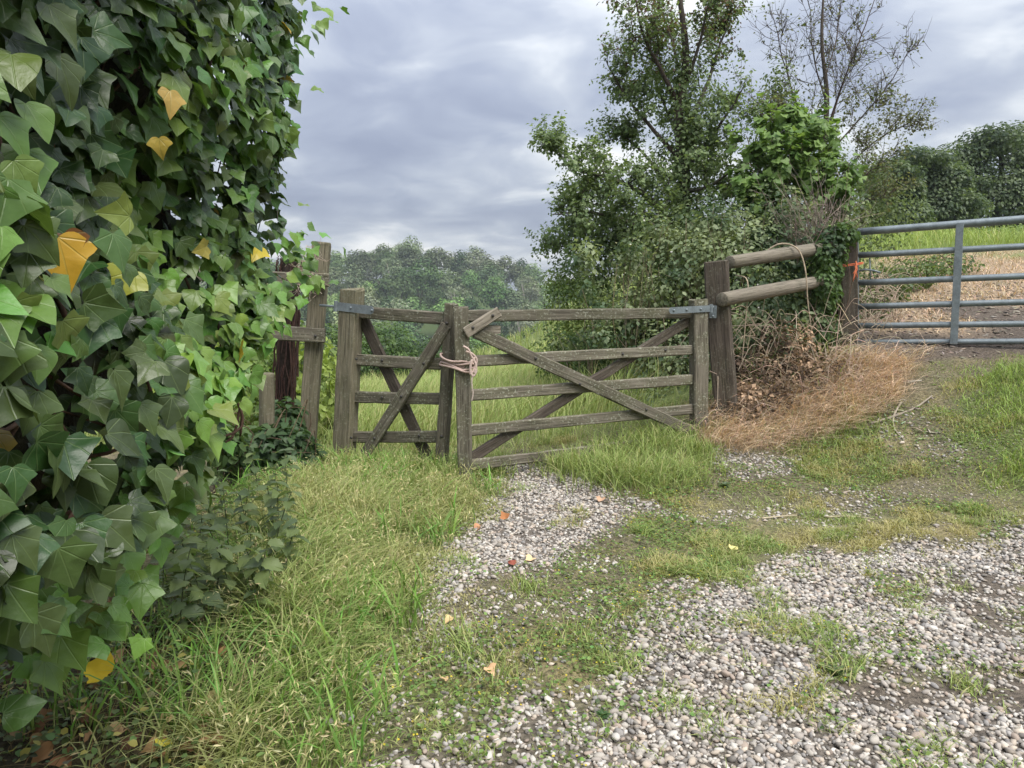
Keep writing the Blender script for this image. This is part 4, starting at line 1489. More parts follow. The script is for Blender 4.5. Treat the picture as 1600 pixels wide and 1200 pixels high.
def build_near_trees():
    rng = np.random.default_rng(5)
    # --- left: dense ivy-clad hawthorn
    D = 9.3
    Q = lambda *l: [P(a, b, D + (c if len(e) else 0)) for (a, b, *e) in l for c in [e[0] if e else 0]]
    t = empty('hawthorn_tree', (P(1070, 470, D)[0], D, tz1(P(1070, 470, D)[0], D)), 'leafy dark green tree with a long bare-tipped branch reaching out over the gates', 'tree')
    trunk = Q((1078, 560), (1072, 470), (1066, 380), (1070, 280), (1060, 180), (1072, 90), (1060, -20), (1052, -120))
    v, tt, c = tube(catmull(trunk, 5), .115, .012, 9, (.075, .062, .05), rough=.05)
    link('trunk', mesh_np('trunk', v, tt, M_BARK, c), t)
    limbs = [(Q((1050, 350), (1010, 305, -.2), (960, 278, -.3), (915, 262, -.35), (885, 238, -.4), (866, 205, -.4)), .035, .006),
             (Q((1064, 250), (1015, 195, .1), (978, 150, .2), (950, 92, .2)), .032, .006),
             (Q((1064, 170), (1030, 105, -.2), (1003, 45, -.3), (985, -45, -.3)), .03, .006),
             (Q((1066, 215), (1103, 135, .2), (1128, 62, .3), (1150, -25, .4)), .03, .006),
             (Q((1070, 135), (1098, 60, -.2), (1112, -35, -.3)), .026, .006),
             (Q((1052, 395), (992, 352, -.3), (930, 332, -.4), (862, 332, -.5)), .035, .006),
             (Q((1056, 430), (985, 402, .2), (925, 398, .3), (872, 385, .3)), .035, .006),
             (Q((1068, 270), (1118, 205, -.3), (1158, 140, -.4)), .03, .006),
             (Q((1050, 420), (960, 375, .4), (905, 300, .5)), .03, .006),
             (Q((1066, 330), (1010, 250, .4), (965, 215, .5)), .03, .006),
             (Q((1066, 300), (1110, 290, -.5), (1150, 250, -.6)), .03, .006),
             (Q((1062, 400), (1030, 360, -.6), (990, 330, -.8)), .03, .006),
             (Q((1066, 230), (1040, 170, .5), (1020, 110, .6)), .026, .006),
             (Q((1064, 120), (1050, 60, .3), (1030, -10, .4)), .022, .006)]
    wood, spots = branch_out(limbs, rng, 9.0, .60, .26, 8, .25)
    tag(link('branch', wood_mesh(wood, M_BARK, (.070, .058, .048)), t), kind='stuff')
    def colf(p, n):
        h = smooth(P(0, 150, D)[2], P(0, 20, D)[2], p[:, 2])
        c = mixcol((.095, .15, .06), (.22, .285, .125), rng.uniform(0, 1, n))
        rust = (rng.random(n) < .28 * h)[:, None]
        return np.where(rust, np.array([.12, .075, .05]), c) * (1 + rng.normal(0, .12, (n, 1)))
    zmid = P(0, 170, D)[2]
    low = spots[spots[:, 2] < zmid]; hi = spots[spots[:, 2] >= zmid]
    parts = [leaves_on(low, 3.2, (.030, .062), colf, rng), leaves_on(hi, 2.6, (.028, .054), colf, rng)]
    # dense ivy-clad heart round the trunk and the low skirt
    bl = [px_blob(1066, 300, D, 62, 110, .45), px_blob(1040, 380, D, 80, 80, .6), px_blob(960, 372, D, 80, 52, .6), px_blob(905, 350, D, 45, 55, .4), px_blob(1080, 190, D, 45, 80, .35), px_blob(1010, 285, D, 55, 50, .4), px_blob(930, 430, D, 60, 50, .5), px_blob(1062, 120, D, 30, 60, .25), px_blob(1110, 250, D, 45, 70, .35), px_blob(1010, 130, D, 24, 40, .2)]
    p, nn, _ = blob_points(bl, 14500, rng, .85)
    X, Y, Z = leaf_frames(nn, .6, .5, .6, rng)
    parts.append(stamp(p, X, Y, Z, rng.uniform(.03, .06, len(p)), LEAF4, LEAF4_T, colf(p, len(p)) * .95))
    V, T, C = cat_parts(parts)
    tag(link('crown', mesh_np('crown', V, T, M_LEAF, C), t), kind='stuff')

    # --- right: half-bare tree
    D = 9.8
    t = empty('bare_topped_tree', (P(1292, 470, D)[0], D, tz1(P(1292, 470, D)[0], D)), 'half-bare tree with thin leafless upper twigs behind the dark post', 'tree')
    trunk = Q((1296, 520), (1294, 420), (1292, 330), (1288, 240), (1292, 150), (1284, 60), (1290, -60))
    v, tt, c = tube(catmull(trunk, 5), .07, .008, 9, (.085, .070, .058), rough=.05)
    link('trunk', mesh_np('trunk', v, tt, M_BARK, c), t)
    limbs = [(Q((1290, 255), (1250, 172), (1226, 92, .2), (1210, 15, .3)), .03, .005), (Q((1290, 210), (1320, 122, -.2), (1350, 50, -.3), (1378, -25, -.3)), .03, .005),
             (Q((1290, 245), (1340, 192), (1386, 142), (1426, 75)), .03, .005), (Q((1292, 320), (1340, 246, .3), (1392, 206, .3), (1440, 188, .3)), .03, .005),
             (Q((1292, 165), (1270, 82, .3), (1262, -5, .4)), .024, .005), (Q((1294, 310), (1345, 282, -.3), (1392, 250, -.4)), .026, .005),
             (Q((1290, 270), (1232, 222, -.3), (1192, 152, -.4)), .028, .005), (Q((1290, 120), (1312, 50, .3), (1325, -30, .4)), .02, .005), (Q((1294, 340), (1350, 312), (1400, 300)), .026, .005),
             (Q((1290, 230), (1310, 150, .5), (1335, 90, .6)), .022, .005)]
    limbs = [(p, a * .45, b * .7) for p, a, b in limbs]
    wood, spots = branch_out(limbs, rng, 14.0, .55, .22, 8, .40)
    tag(link('branch', wood_mesh(wood, M_BARK, (.085, .068, .056)), t), kind='stuff')
    zt = P(0, 140, D)[2]
    k = rng.random(len(spots)) < np.where(spots[:, 2] > zt, .14, np.where(spots[:, 0] > P(1330, 0, D)[0], .75, .5))
    cf = lambda p, n: mixcol((.08, .115, .045), (.18, .18, .085), rng.uniform(0, 1, n)) * (1 + rng.normal(0, .12, (n, 1)))
    parts = [leaves_on(spots[k], 1.0, (.026, .05), cf, rng)]
    bl = [px_blob(1294, 300, D, 45, 75, .4), px_blob(1310, 380, D, 70, 80, .6), px_blob(1200, 240, D, 38, 100, .35), px_blob(1215, 150, D, 26, 60, .25), px_blob(1292, 230, D, 26, 50, .2), px_blob(1375, 330, D + .5, 55, 65, .6), px_blob(1350, 270, D, 35, 30, .3)]
    p, nn, _ = blob_points(bl, 8500, rng, .85)
    X, Y, Z = leaf_frames(nn, .6, .5, .6, rng)
    parts.append(stamp(p, X, Y, Z, rng.uniform(.03, .058, len(p)), LEAF4, LEAF4_T, mixcol((.085, .13, .055), (.19, .245, .105), rng.uniform(0, 1, len(p)) ** 1.1)))
    V, T, C = cat_parts(parts)
    tag(link('crown', mesh_np('crown', V, T, M_LEAF, C), t), kind='stuff')

    # --- bright young sycamore in front of both
    D = 8.6
    b0 = P(1235, 470, D)
    t = empty('sycamore_sapling', (b0[0], D, tz1(b0[0], D)), 'bright green broad-leaved sapling rising between the two taller trees', 'tree')
    limbs = [(Q((1238, 360), (1280, 330, -.3), (1330, 300, -.3)), .012, .004), (Q((1238, 370), (1190, 330, -.3), (1150, 300, -.3)), .012, .004), (Q((1238, 340), (1235, 280, -.4), (1215, 220, -.4)), .012, .004), (Q((1238, 330), (1265, 260, -.4), (1285, 200, -.3)), .012, .004), (Q((1240, 520), (1238, 400), (1240, 300), (1232, 220), (1228, 185)), .018, .005), (Q((1238, 380), (1200, 300, -.2), (1170, 215, -.2)), .016, .004), (Q((1238, 360), (1275, 290, -.1), (1300, 210)), .016, .004),
             (Q((1238, 330), (1215, 250, .2), (1195, 180, .2)), .014, .004), (Q((1238, 400), (1290, 340, -.2), (1325, 260, -.2)), .016, .004), (Q((1238, 420), (1185, 350, -.3), (1158, 270, -.3)), .016, .004), (Q((1238, 300), (1258, 230, .2), (1270, 165, .2)), .012, .004)]
    wood, spots = branch_out(limbs, rng, 14, .34, .18, 4, .3)
    tag(link('stem', wood_mesh(wood, M_BARK, (.11, .10, .06), 'stems'), t), kind='stuff')
    idx = rng.choice(len(spots), min(3400, len(spots)), replace=False)
    s = spots[idx]
    n = len(s)
    X, Y, Z = leaf_frames(s[:, 3:] + (0, -.3, 0), .8, .35, .5, rng)
    size = rng.uniform(.055, .105, n)
    col = mixcol((.11, .195, .05), (.20, .30, .085), rng.uniform(0, 1, n))
    Vp, Tp, uv = IVY_LO[1]
    near = np.argsort(s[:, 1] - size * 3)[:280]
    rest = np.ones(n, bool); rest[near] = False
    pal = [mesh_np('sapling_leaf', *IVY_LO[1][:2], M_LEAF, np.tile(c, (len(Vp), 1))) for c in mixcol((.11, .195, .05), (.20, .30, .085), np.linspace(0, 1, 5))]
    for i in near:
        M = Matrix(((X[i][0], Y[i][0], Z[i][0], s[i][0]), (X[i][1], Y[i][1], Z[i][1], s[i][1]), (X[i][2], Y[i][2], Z[i][2], s[i][2]), (0, 0, 0, 1)))
        link('leaf', pal[int(rng.integers(0, 5))], t, M @ Matrix.Diagonal((float(size[i]),) * 3 + (1,)))
    V, T, C = stamp(s[rest][:, :3], X[rest], Y[rest], Z[rest], size[rest], Vp, Tp, col[rest])
    tag(link('crown', mesh_np('crown', V, T, M_LEAF, C), t), kind='stuff')


build_near_trees()


# ------------------------------------------------------------------ shrubs, brambles, hedges
def shrub(name, label, cat, blobs, n, size, cdark, clight, seed, proto=LEAF4, tris=LEAF4_T, shell=.55, stems=0, stem_col=(.12, .09, .06), group=None, flowers=0, droop=.7, mat=None, jit=.12):
    rng = np.random.default_rng(seed)
    c = np.mean([b[0] for b in blobs], 0)
    t = empty(name, (c[0], c[1], tz1(c[0], c[1])), label, cat, group)
    p, nn, k = blob_points(blobs, n, rng, shell)
    keep = p[:, 2] > tz(p[:, 0], p[:, 1]) + .02
    p, nn, k = p[keep], nn[keep], k[keep]
    X, Y, Z = leaf_frames(nn, .6, .5, droop, rng)
    clump = fbm(p[:, 0] * 4 + p[:, 1], p[:, 2] * 4, seed, 3)
    col = mixcol(cdark, clight, (clump - .5) * 3.0 + .45 + rng.normal(0, .25, len(p))) * (1 + rng.normal(0, jit, (len(p), 1)))
    parts = [stamp(p, X, Y, Z, rng.uniform(*size, len(p)), proto, tris, np.clip(col, .005, .8))]
    V, T, C = cat_parts(parts)
    tag(link('foliage', mesh_np('foliage', V, T, mat or M_LEAF, C), t), kind='stuff')
    if flowers:
        i = rng.choice(len(p), flowers, replace=False)
        q = p[i] + nn[i] * .03
        X, Y, Z = leaf_frames(np.tile((0, -.6, .6), (flowers, 1)), .3, .4, .2, rng)
        cr = np.array([(math.cos(a) * (.5 if j % 2 else 1), math.sin(a) * (.5 if j % 2 else 1), 0) for j, a in enumerate(np.linspace(0, 2 * math.pi, 10, endpoint=False))] + [(0, 0, .1)])
        ct = np.array([(10, j, (j + 1) % 10) for j in range(10)])
        v, tt, cc = stamp(q, X, Y, Z, rng.uniform(.010, .017, flowers), cr, ct, np.tile((.74, .72, .66), (flowers, 1)))
        tag(link('flower', mesh_np('flowers', v, tt, M_LEAF, cc), t), kind='stuff')
    if stems:
        w = []
        for _ in range(stems):
            b = blobs[int(rng.integers(0, len(blobs)))]
            foot = np.array([b[0][0] + rng.normal(0, b[1][0] * .3), b[0][1] + rng.normal(0, b[1][1] * .2), 0]); foot[2] = tz1(foot[0], foot[1])
            end = b[0] + unit(rng.normal(0, 1, 3) * (1, 1, .7) + (0, -.3, .4)) * b[1] * rng.uniform(.85, 1.3)
            m = (foot + end) / 2 + rng.normal(0, .1, 3) + (0, 0, .15)
            w.append((catmull([foot, m, end], 4), .0055, .002, 4))
        tag(link('stem', wood_mesh(w, M_BARK, stem_col, 'stems'), t), kind='stuff')
    return t


B = px_blob
shrub('bramble_thicket', 'tangled grey-green bramble thicket with small white flowers behind the wide gate', 'brambles',
      [B(1000, 500, 8.2, 85, 85, .7), B(1070, 440, 8.0, 85, 85, .7), B(1150, 405, 7.9, 95, 75, .7), B(1235, 405, 7.9, 75, 85, .6), B(1060, 570, 7.5, 85, 85, .6), B(1185, 500, 7.35, 75, 90, .45), B(1250, 490, 7.5, 55, 80, .4), B(1010, 640, 7.2, 65, 50, .5), B(1120, 350, 8.2, 80, 50, .5), B(1210, 345, 8.2, 70, 55, .5), B(1180, 300, 8.5, 50, 40, .4), B(1040, 380, 8.4, 60, 40, .5), B(1310, 330, 8.6, 45, 50, .4)] + [B(RNG.uniform(900, 1300), RNG.uniform(330, 560), 7.7 + RNG.uniform(-.2, .5), RNG.uniform(16, 38), RNG.uniform(16, 34), .25) for _ in range(26)],
      34000, (.018, .070), (.070, .115, .055), (.26, .31, .16), 101, stems=150, stem_col=(.22, .18, .12), flowers=240, shell=.8)
shrub('hazel_bush', 'yellow-green leafy bush at the far left end of the bramble thicket', 'bush',
      [B(905, 470, 9.4, 55, 50, .6), B(930, 530, 9.0, 80, 65, .6), B(890, 560, 9.6, 60, 50, .6), B(960, 580, 8.6, 70, 60, .5), B(880, 440, 10.0, 35, 30, .5)],
      9500, (.03, .058), (.095, .155, .045), (.235, .295, .09), 102, stems=40)
shrub('nettle_bank', 'light green undergrowth seen behind the plank fence', 'undergrowth',
      [B(380, 610, 7.4, 90, 90, .6), B(470, 590, 7.6, 60, 90, .5), B(515, 620, 7.0, 30, 80, .3), B(330, 560, 8.0, 90, 80, .6), B(420, 660, 6.7, 70, 60, .4), B(250, 600, 7.4, 90, 100, .6)],
      9000, (.04, .085), (.13, .20, .05), (.28, .36, .09), 103, proto=LEAF6, tris=LEAF6_T, stems=60, stem_col=(.14, .15, .06))
# hedge shrubs along the bottom of the field
for i, (px, py, D, rx, ry, cd, cl, lab) in enumerate((
        (600, 540, 30, 48, 40, (.045, .085, .025), (.095, .15, .045), 'round full green tree standing at the field edge beyond the small gate'),
        (690, 560, 31, 50, 34, (.040, .075, .025), (.085, .13, .045), 'low dark hedge bush just beyond the meeting gate stiles'),
        (780, 556, 33, 50, 34, (.045, .085, .025), (.10, .15, .05), 'rounded hedge bush framed by the top of the wide gate'),
        (860, 548, 30, 55, 45, (.045, .08, .025), (.09, .14, .045), 'hedge bush where the field edge meets the bramble thicket'),
        (520, 545, 28, 50, 40, (.05, .09, .03), (.11, .165, .05), 'pale hedge bush behind the hanging stile of the small gate'),
        (430, 540, 29, 60, 45, (.05, .09, .03), (.11, .165, .05), 'hedge bush behind the plank rails of the fence'))):
    shrub('hedge_bush', lab, 'bush', [B(px, py, D, rx, ry, 1.2), B(px - rx * .5, py + ry * .5, D, rx * .6, ry * .7, 1.0), B(px + rx * .5, py + ry * .55, D, rx * .6, ry * .7, 1.0), B(px, py + ry, D, rx, ry * .6, 1.0)],
          6500, (.08, .16), np.array(cd) * 1.3, np.array(cl) * 1.3, 110 + i, shell=.5, group='hedge along the bottom of the field')
# trees and hedge on the rise behind the metal gate
for i, (px, py, D, rx, ry, lab) in enumerate((
        (1560, 262, 33, 105, 75, 'broad dark green tree, tallest of the row on the rise behind the metal gate'),
        (1450, 290, 31, 80, 55, 'dark green tree in the middle of the row behind the metal gate'),
        (1395, 305, 28, 45, 55, 'smaller mid-green tree next to the half-bare tree'),
        (1660, 275, 34, 90, 85, 'dark green tree at the outer end of the row behind the metal gate'))):
    t = shrub('field_tree', lab, 'tree', [B(px, py + ry * .1, D, rx * .75, ry * .75, 1.6), B(px, py + ry * .75, D - .5, rx * 1.1, ry * .7, 1.6)] + [B(px + math.cos(a) * rx * .72 * q, py + math.sin(a) * ry * .74 * q, D + dd, rx * w, ry * w, 1.0) for a, q, dd, w in zip(np.linspace(2.6, 6.8, 15) + RNG.normal(0, .12, 15), RNG.uniform(.55, 1.12, 15), RNG.uniform(-1.3, .6, 15), RNG.uniform(.20, .36, 15))],
              21000, (.09, .19), (.055, .088, .045), (.13, .175, .08), 120 + i, shell=.5, group='row of trees on the rise')
    for ch in t.children: ch.name = 'crown'
    b = P(px, py, D)
    v, tt, c = tube(catmull([(b[0], D, tz1(b[0], D) - .2), (b[0] + .2, D, b[2] - 1), (b[0], D, b[2] + 1)], 4), .22, .06, 8, (.07, .06, .05))
    link('trunk', mesh_np('trunk', v, tt, M_BARK, c), t)
shrub('bramble_patch', 'low leafy bramble patch just behind the latch end of the metal gate', 'brambles',
      [B(1380, 445, 9.0, 45, 30, .35), B(1430, 425, 10, 50, 26, .4), B(1480, 415, 11, 45, 22, .4), B(1360, 480, 8.6, 28, 30, .3)], 2600, (.035, .065), (.06, .105, .035), (.155, .215, .07), 131, stems=40)
shrub('tall_weeds', 'pale green tall weeds growing below the dark trees in the field', 'weeds',
      [B(1400, 385, 16, 50, 16, .6), B(1470, 378, 18, 60, 14, .7), B(1540, 372, 19, 60, 14, .7), B(1610, 366, 19, 60, 14, .7)], 4200, (.06, .12), (.12, .19, .06), (.25, .33, .12), 132)
shrub('post_ivy', 'dark ivy clinging round the post beside the metal gate', 'ivy',
      [B(1297, 395, 7.35, 26, 45, .14), B(1290, 450, 7.3, 24, 50, .14), B(1318, 366, 7.38, 24, 20, .14), B(1285, 520, 7.3, 26, 40, .14), B(1284, 392, 7.2, 14, 24, .12), B(1284, 440, 7.18, 14, 28, .12)], 2300, (.035, .06), (.035, .07, .025), (.085, .145, .045), 133, proto=LEAF6, tris=LEAF6_T, stems=10)
shrub('bramble_clump', 'dark green bramble leaves round the foot of the short stake', 'brambles',
      [B(430, 700, 5.35, 62, 40, .28), B(380, 710, 5.2, 45, 38, .25), B(470, 720, 5.4, 38, 28, .2), B(445, 655, 5.75, 30, 34, .15), B(345, 690, 4.9, 35, 40, .25)], 1500, (.05, .095), (.052, .095, .038), (.12, .18, .065), 134, proto=LEAF6, tris=LEAF6_T, stems=22, stem_col=(.12, .085, .055))


# ------------------------------------------------------------------ dead growth
def build_dead():
    rng = np.random.default_rng(9)
    # heap of dead brambles at the foot of the right-hand post
    t = shrub('dead_bramble_heap', 'brown heap of dead bramble leaves and stems beside the wide gate', 'dead brambles',
              [B(1200, 610, 6.55, 75, 60, .35), B(1260, 600, 6.75, 70, 50, .35), B(1160, 640, 6.35, 45, 50, .25), B(1225, 550, 6.85, 50, 50, .3), B(1310, 580, 6.95, 50, 35, .3), B(1145, 585, 6.55, 25, 45, .2)],
              6800, (.018, .055), (.055, .038, .027), (.30, .205, .135), 141, mat=M_DRY, jit=.3)
    w = []
    for _ in range(300):
        px, py = rng.uniform(1110, 1370), rng.uniform(490, 690)
        D = 6.05 + (1 - (py - 520) / 170) * .55 + (px - 1110) / 260 * .35 + rng.uniform(-.1, .2)
        a = P(px, py, D)
        a[2] = max(a[2], tz1(a[0], a[1]) + .01)
        d = unit(rng.normal(0, 1, 3) * (1, .6, .8))
        l = rng.uniform(.15, .5)
        m = a + d * l * .5 + (0, 0, rng.uniform(.02, .12))
        e = a + d * l + (0, 0, rng.uniform(-.14, .05))
        e[2] = max(e[2], tz1(e[0], e[1]) + .005)
        w.append((catmull([a, m, e], 4), rng.uniform(.002, .0045), .0015, 4))
    tag(link('stem', wood_mesh(w, M_BARK, (.44, .35, .26), 'stems'), t), kind='stuff')
    # pale dry twigs above the pole fence
    c = P(1270, 400, 7.7)
    t = empty('dry_twig_bush', (c[0], c[1], tz1(c[0], c[1])), 'spray of pale leafless dry twigs above the round fence poles', 'twigs')
    w = []
    for _ in range(95):
        a = P(1275 + rng.normal(0, 18), 400 + rng.normal(0, 12), 7.6 + rng.normal(0, .1))
        e = P(1275 + rng.normal(0, 42), 318 + rng.normal(0, 28), 7.5 + rng.normal(0, .2))
        m = (a + e) / 2 + rng.normal(0, .05, 3)
        pts = catmull([a, m, e], 4)
        w.append((pts, .0045, .0016, 4))
        for _ in range(3):
            i = int(rng.integers(2, len(pts)))
            d = unit(rng.normal(0, 1, 3) + (0, 0, .3)) * rng.uniform(.06, .22)
            w.append((np.array([pts[i], pts[i] + d * .5 + rng.normal(0, .01, 3), pts[i] + d]), .002, .001, 3))
    for _ in range(6):   # feet down to the ground
        a = P(1275 + rng.normal(0, 14), 400, 7.6); f = np.array([a[0] + rng.normal(0, .1), a[1], 0]); f[2] = tz1(f[0], f[1])
        w.append((np.array([f, (a + f) / 2 + rng.normal(0, .03, 3), a]), .007, .0045, 5))
    tag(link('twig', wood_mesh(w, M_BARK, (.27, .22, .18), 'twigs'), t), kind='stuff')
    # long arching dead stems hanging over the poles
    for k, (pp, lab) in enumerate(((((1180, 408, 7.0), (1215, 382, 6.95), (1245, 388, 6.9), (1258, 420, 6.85), (1262, 470, 6.85), (1268, 520, 6.85), (1272, 590, 6.9)), 'long pale dead bramble stem arching over the two poles'),
                                   (((1150, 430, 6.6), (1168, 440, 6.45), (1165, 500, 6.4), (1158, 580, 6.4)), 'thin dead bramble stem hanging beside the thick gate post'))):
        v, tt, c = tube(catmull([P(*q) for q in pp], 5), .010 if k == 0 else .006, .004, 6, (.36, .29, .21))
        tag(link('bramble_arch', mesh_np('dead_stem', v, tt, M_BARK, c)), lab, 'bramble stem')
    w = []
    for _ in range(150):
        a = P(rng.uniform(1345, 1410), rng.uniform(440, 525), rng.uniform(7.75, 8.6))
        a[2] = max(tz1(a[0], a[1]) + .01, a[2])
        d = unit(rng.normal(0, 1, 3) * (1, .6, .7)) * rng.uniform(.12, .4)
        e = a + d; e[2] = max(e[2], tz1(e[0], e[1]) + .005)
        w.append((catmull([a, (a + e) / 2 + (0, 0, rng.uniform(.02, .1)), e], 4), .0045, .0018, 4))
    o = link('dry_stem_pile', wood_mesh(w, M_BARK, (.42, .34, .26), 'stems'))
    tag(o, 'dry pale stems lying in a pile just behind the metal gate', 'dry stems', kind='stuff')
    # ivy-strangled trunk behind the plank fence
    b0 = P(447, 725, 6.35)
    t = empty('strangled_trunk', (b0[0], b0[1], tz1(b0[0], b0[1])), 'dark upright stump wrapped in dead reddish ivy stems behind the plank rail', 'stump')
    core = [P(448, 735, 6.35), P(446, 640, 6.35), P(447, 540, 6.35), P(450, 440, 6.35), P(452, 405, 6.35)]
    v, tt, c = tube(catmull(core, 5), .080, .070, 10, (.030, .021, .017), rough=.06)
    link('trunk', mesh_np('trunk', v, tt, M_BARK, c), t)
    w = []
    for k in range(60):
        a0, tw = rng.uniform(0, 6.28), rng.normal(0, 1.6)
        s0, s1 = sorted(rng.uniform(0, 1, 2)); s1 = max(s1, s0 + .3)
        pts = []
        for s in np.linspace(s0, min(s1, 1.04), 9):
            i = s * (len(core) - 1); q = min(int(i), len(core) - 2)
            cc = core[q] + (core[q + 1] - core[q]) * (i - q)
            an = a0 + tw * s + rng.normal(0, .12)
            r = .084 + rng.uniform(0, .022)
            pts.append(cc + np.array([math.cos(an) * r, math.sin(an) * r, 0]))
        w.append((np.array(pts), rng.uniform(.004, .010), .003, 5))
    tag(link('ivy_stem', wood_mesh(w, M_BARK, (.075, .042, .034), 'stems'), t), kind='stuff')
    # nest of pale dead stems where the ivy meets the fence
    w = []
    for _ in range(90):
        a = P(478 + rng.normal(0, 9), 420 + rng.normal(0, 18), 5.72 + rng.normal(0, .05))
        d = unit(rng.normal(0, 1, 3)) * rng.uniform(.05, .13)
        w.append((catmull([a, a + d * .5 + rng.normal(0, .03, 3), a + d + rng.normal(0, .02, 3)], 4), .0026, .0012, 3))
    tag(link('dead_stem_tangle', wood_mesh(w, M_BARK, (.36, .30, .23), 'tangle')), 'tangle of pale dead stems caught on the top of the leaning fence post', 'stems')
    # fallen branch and sticks on the track
    def stick(name, label, pix, r, col=(.27, .23, .18), lift=.02):
        pts = []
        for (x, y) in pix:
            g = ground_px(x, y); pts.append(g + (0, 0, lift))
        v, tt, c = tube(catmull(pts, 5), r, r * .45, 7, col, rough=.08)
        tag(link(name, mesh_np(name, v, tt, M_BARK, c)), label, 'stick')
    stick('fallen_branch', 'long thin fallen branch lying on the turf below the metal gate', ((1360, 667), (1395, 655), (1430, 641), (1456, 622)), .014)
    stick('stick', 'curved pale stick crossing under the long fallen branch', ((1408, 632), (1396, 655), (1398, 675), (1412, 690)), .009, (.36, .31, .24))
    stick('stick', 'straight straw-pale stick lying on the gravel and weeds', ((1290, 813), (1330, 812), (1365, 816)), .007, (.42, .36, .25))
    stick('stick', 'short pale stick beside another on the weedy track', ((1190, 815), (1215, 812), (1245, 810)), .006, (.42, .36, .25))
    stick('stick', 'short stout broken stick at the top of the muddy slope', ((1410, 602), (1440, 598)), .014, (.38, .34, .28))
    for _ in range(26):
        px, py = rng.uniform(1370, 1470), rng.uniform(585, 700)
        g = ground_px(px, py)
        a = rng.uniform(0, 3.14); l = rng.uniform(.03, .09)
        q = np.array([math.cos(a) * l, math.sin(a) * l, .0])
        v, tt, c = tube([g - q + (0, 0, .012), g + (0, 0, .018), g + q + (0, 0, .012)], .006, .003, 5, jitter_col((.33, .28, .22), 1)[0])
        tag(link('stick', mesh_np('stick', v, tt, M_BARK, c)), 'small broken twig scattered on the muddy slope below the metal gate', 'stick', 'twigs on the muddy slope')


build_dead()


# ------------------------------------------------------------------ nettles at the foot of the ivy
def nettle_leaf():
    o = [(0, 0)]
    ys = np.linspace(.04, .97, 9)
    for i, y in enumerate(ys):
        o.append((.34 * math.sin(math.pi * min(y * .9 + .18, 1)) ** .9 * (1.0 if i % 2 == 0 else .80), y))
    o.append((0, 1.05))
    right = o[1:-1]
    pts = [(0, 0)] + right + [(0, 1.05)] + [(-x, y) for x, y in right[::-1]]
    V, T, uv = leaf_shape(pts, 1, cup=.28, droop=.30, wave=.015, seed=3)
    return V, T, uv


def build_nettles():
    rng = np.random.default_rng(21)
    Vn, Tn, uv = nettle_leaf()
    meshes = [mesh_np('nettle_leaf', Vn, Tn, M_LEAF, np.tile(c, (len(Vn), 1)), uv=uv) for c in ((.13, .18, .075), (.16, .21, .085), (.10, .145, .065), (.18, .235, .09))]
    spots = [(300, 930), (345, 935), (390, 915), (420, 880), (360, 880), (310, 870), (400, 960), (440, 850), (270, 900), (415, 925), (330, 830), (380, 820), (455, 800), (425, 790), (290, 985), (445, 905), (320, 900), (375, 945), (400, 850), (350, 800), (280, 850), (300, 800), (430, 830), (410, 770), (260, 950), (340, 970)]
    for i, (px, py) in enumerate(spots):
        g = ground_px(px + rng.normal(0, 6), py + 30)
        h = rng.uniform(.26, .46)
        t = empty('nettle', g, 'dull green stinging nettle with toothed leaves growing below the ivy', 'nettle', 'nettles below the ivy')
        lean = rng.normal(0, .12, 2)
        pts = [g + (lean[0] * s * s * h, lean[1] * s * s * h, s * h) for s in np.linspace(0, 1, 6)]
        v, tt, c = tube(pts, .0035, .0018, 5, (.09, .11, .05))
        link('stem', mesh_np('stem', v, tt, M_BARK, c), t)
        for j, s in enumerate(np.linspace(.15, 1, 9)):
            for side in (0, 1):
                an = j * math.pi / 2 + side * math.pi + rng.normal(0, .25)
                p = g + (lean[0] * s * s * h, lean[1] * s * s * h, s * h)
                out = np.array([math.cos(an), math.sin(an), rng.uniform(-.35, .15)])
                Y = unit(out); Z = np.array([0, 0, 1.0]) + rng.normal(0, .35, 3); Z = unit(Z - np.dot(Z, Y) * Y); X = np.cross(Y, Z)
                sz = rng.uniform(.06, .10) * (1.15 - .6 * abs(s - .55))
                M = Matrix(((X[0], Y[0], Z[0], p[0]), (X[1], Y[1], Z[1], p[1]), (X[2], Y[2], Z[2], p[2]), (0, 0, 0, 1)))
                link('leaf', meshes[int(rng.integers(0, 4))], t, M @ Matrix.Diagonal((sz, sz, sz, 1)))


build_nettles()


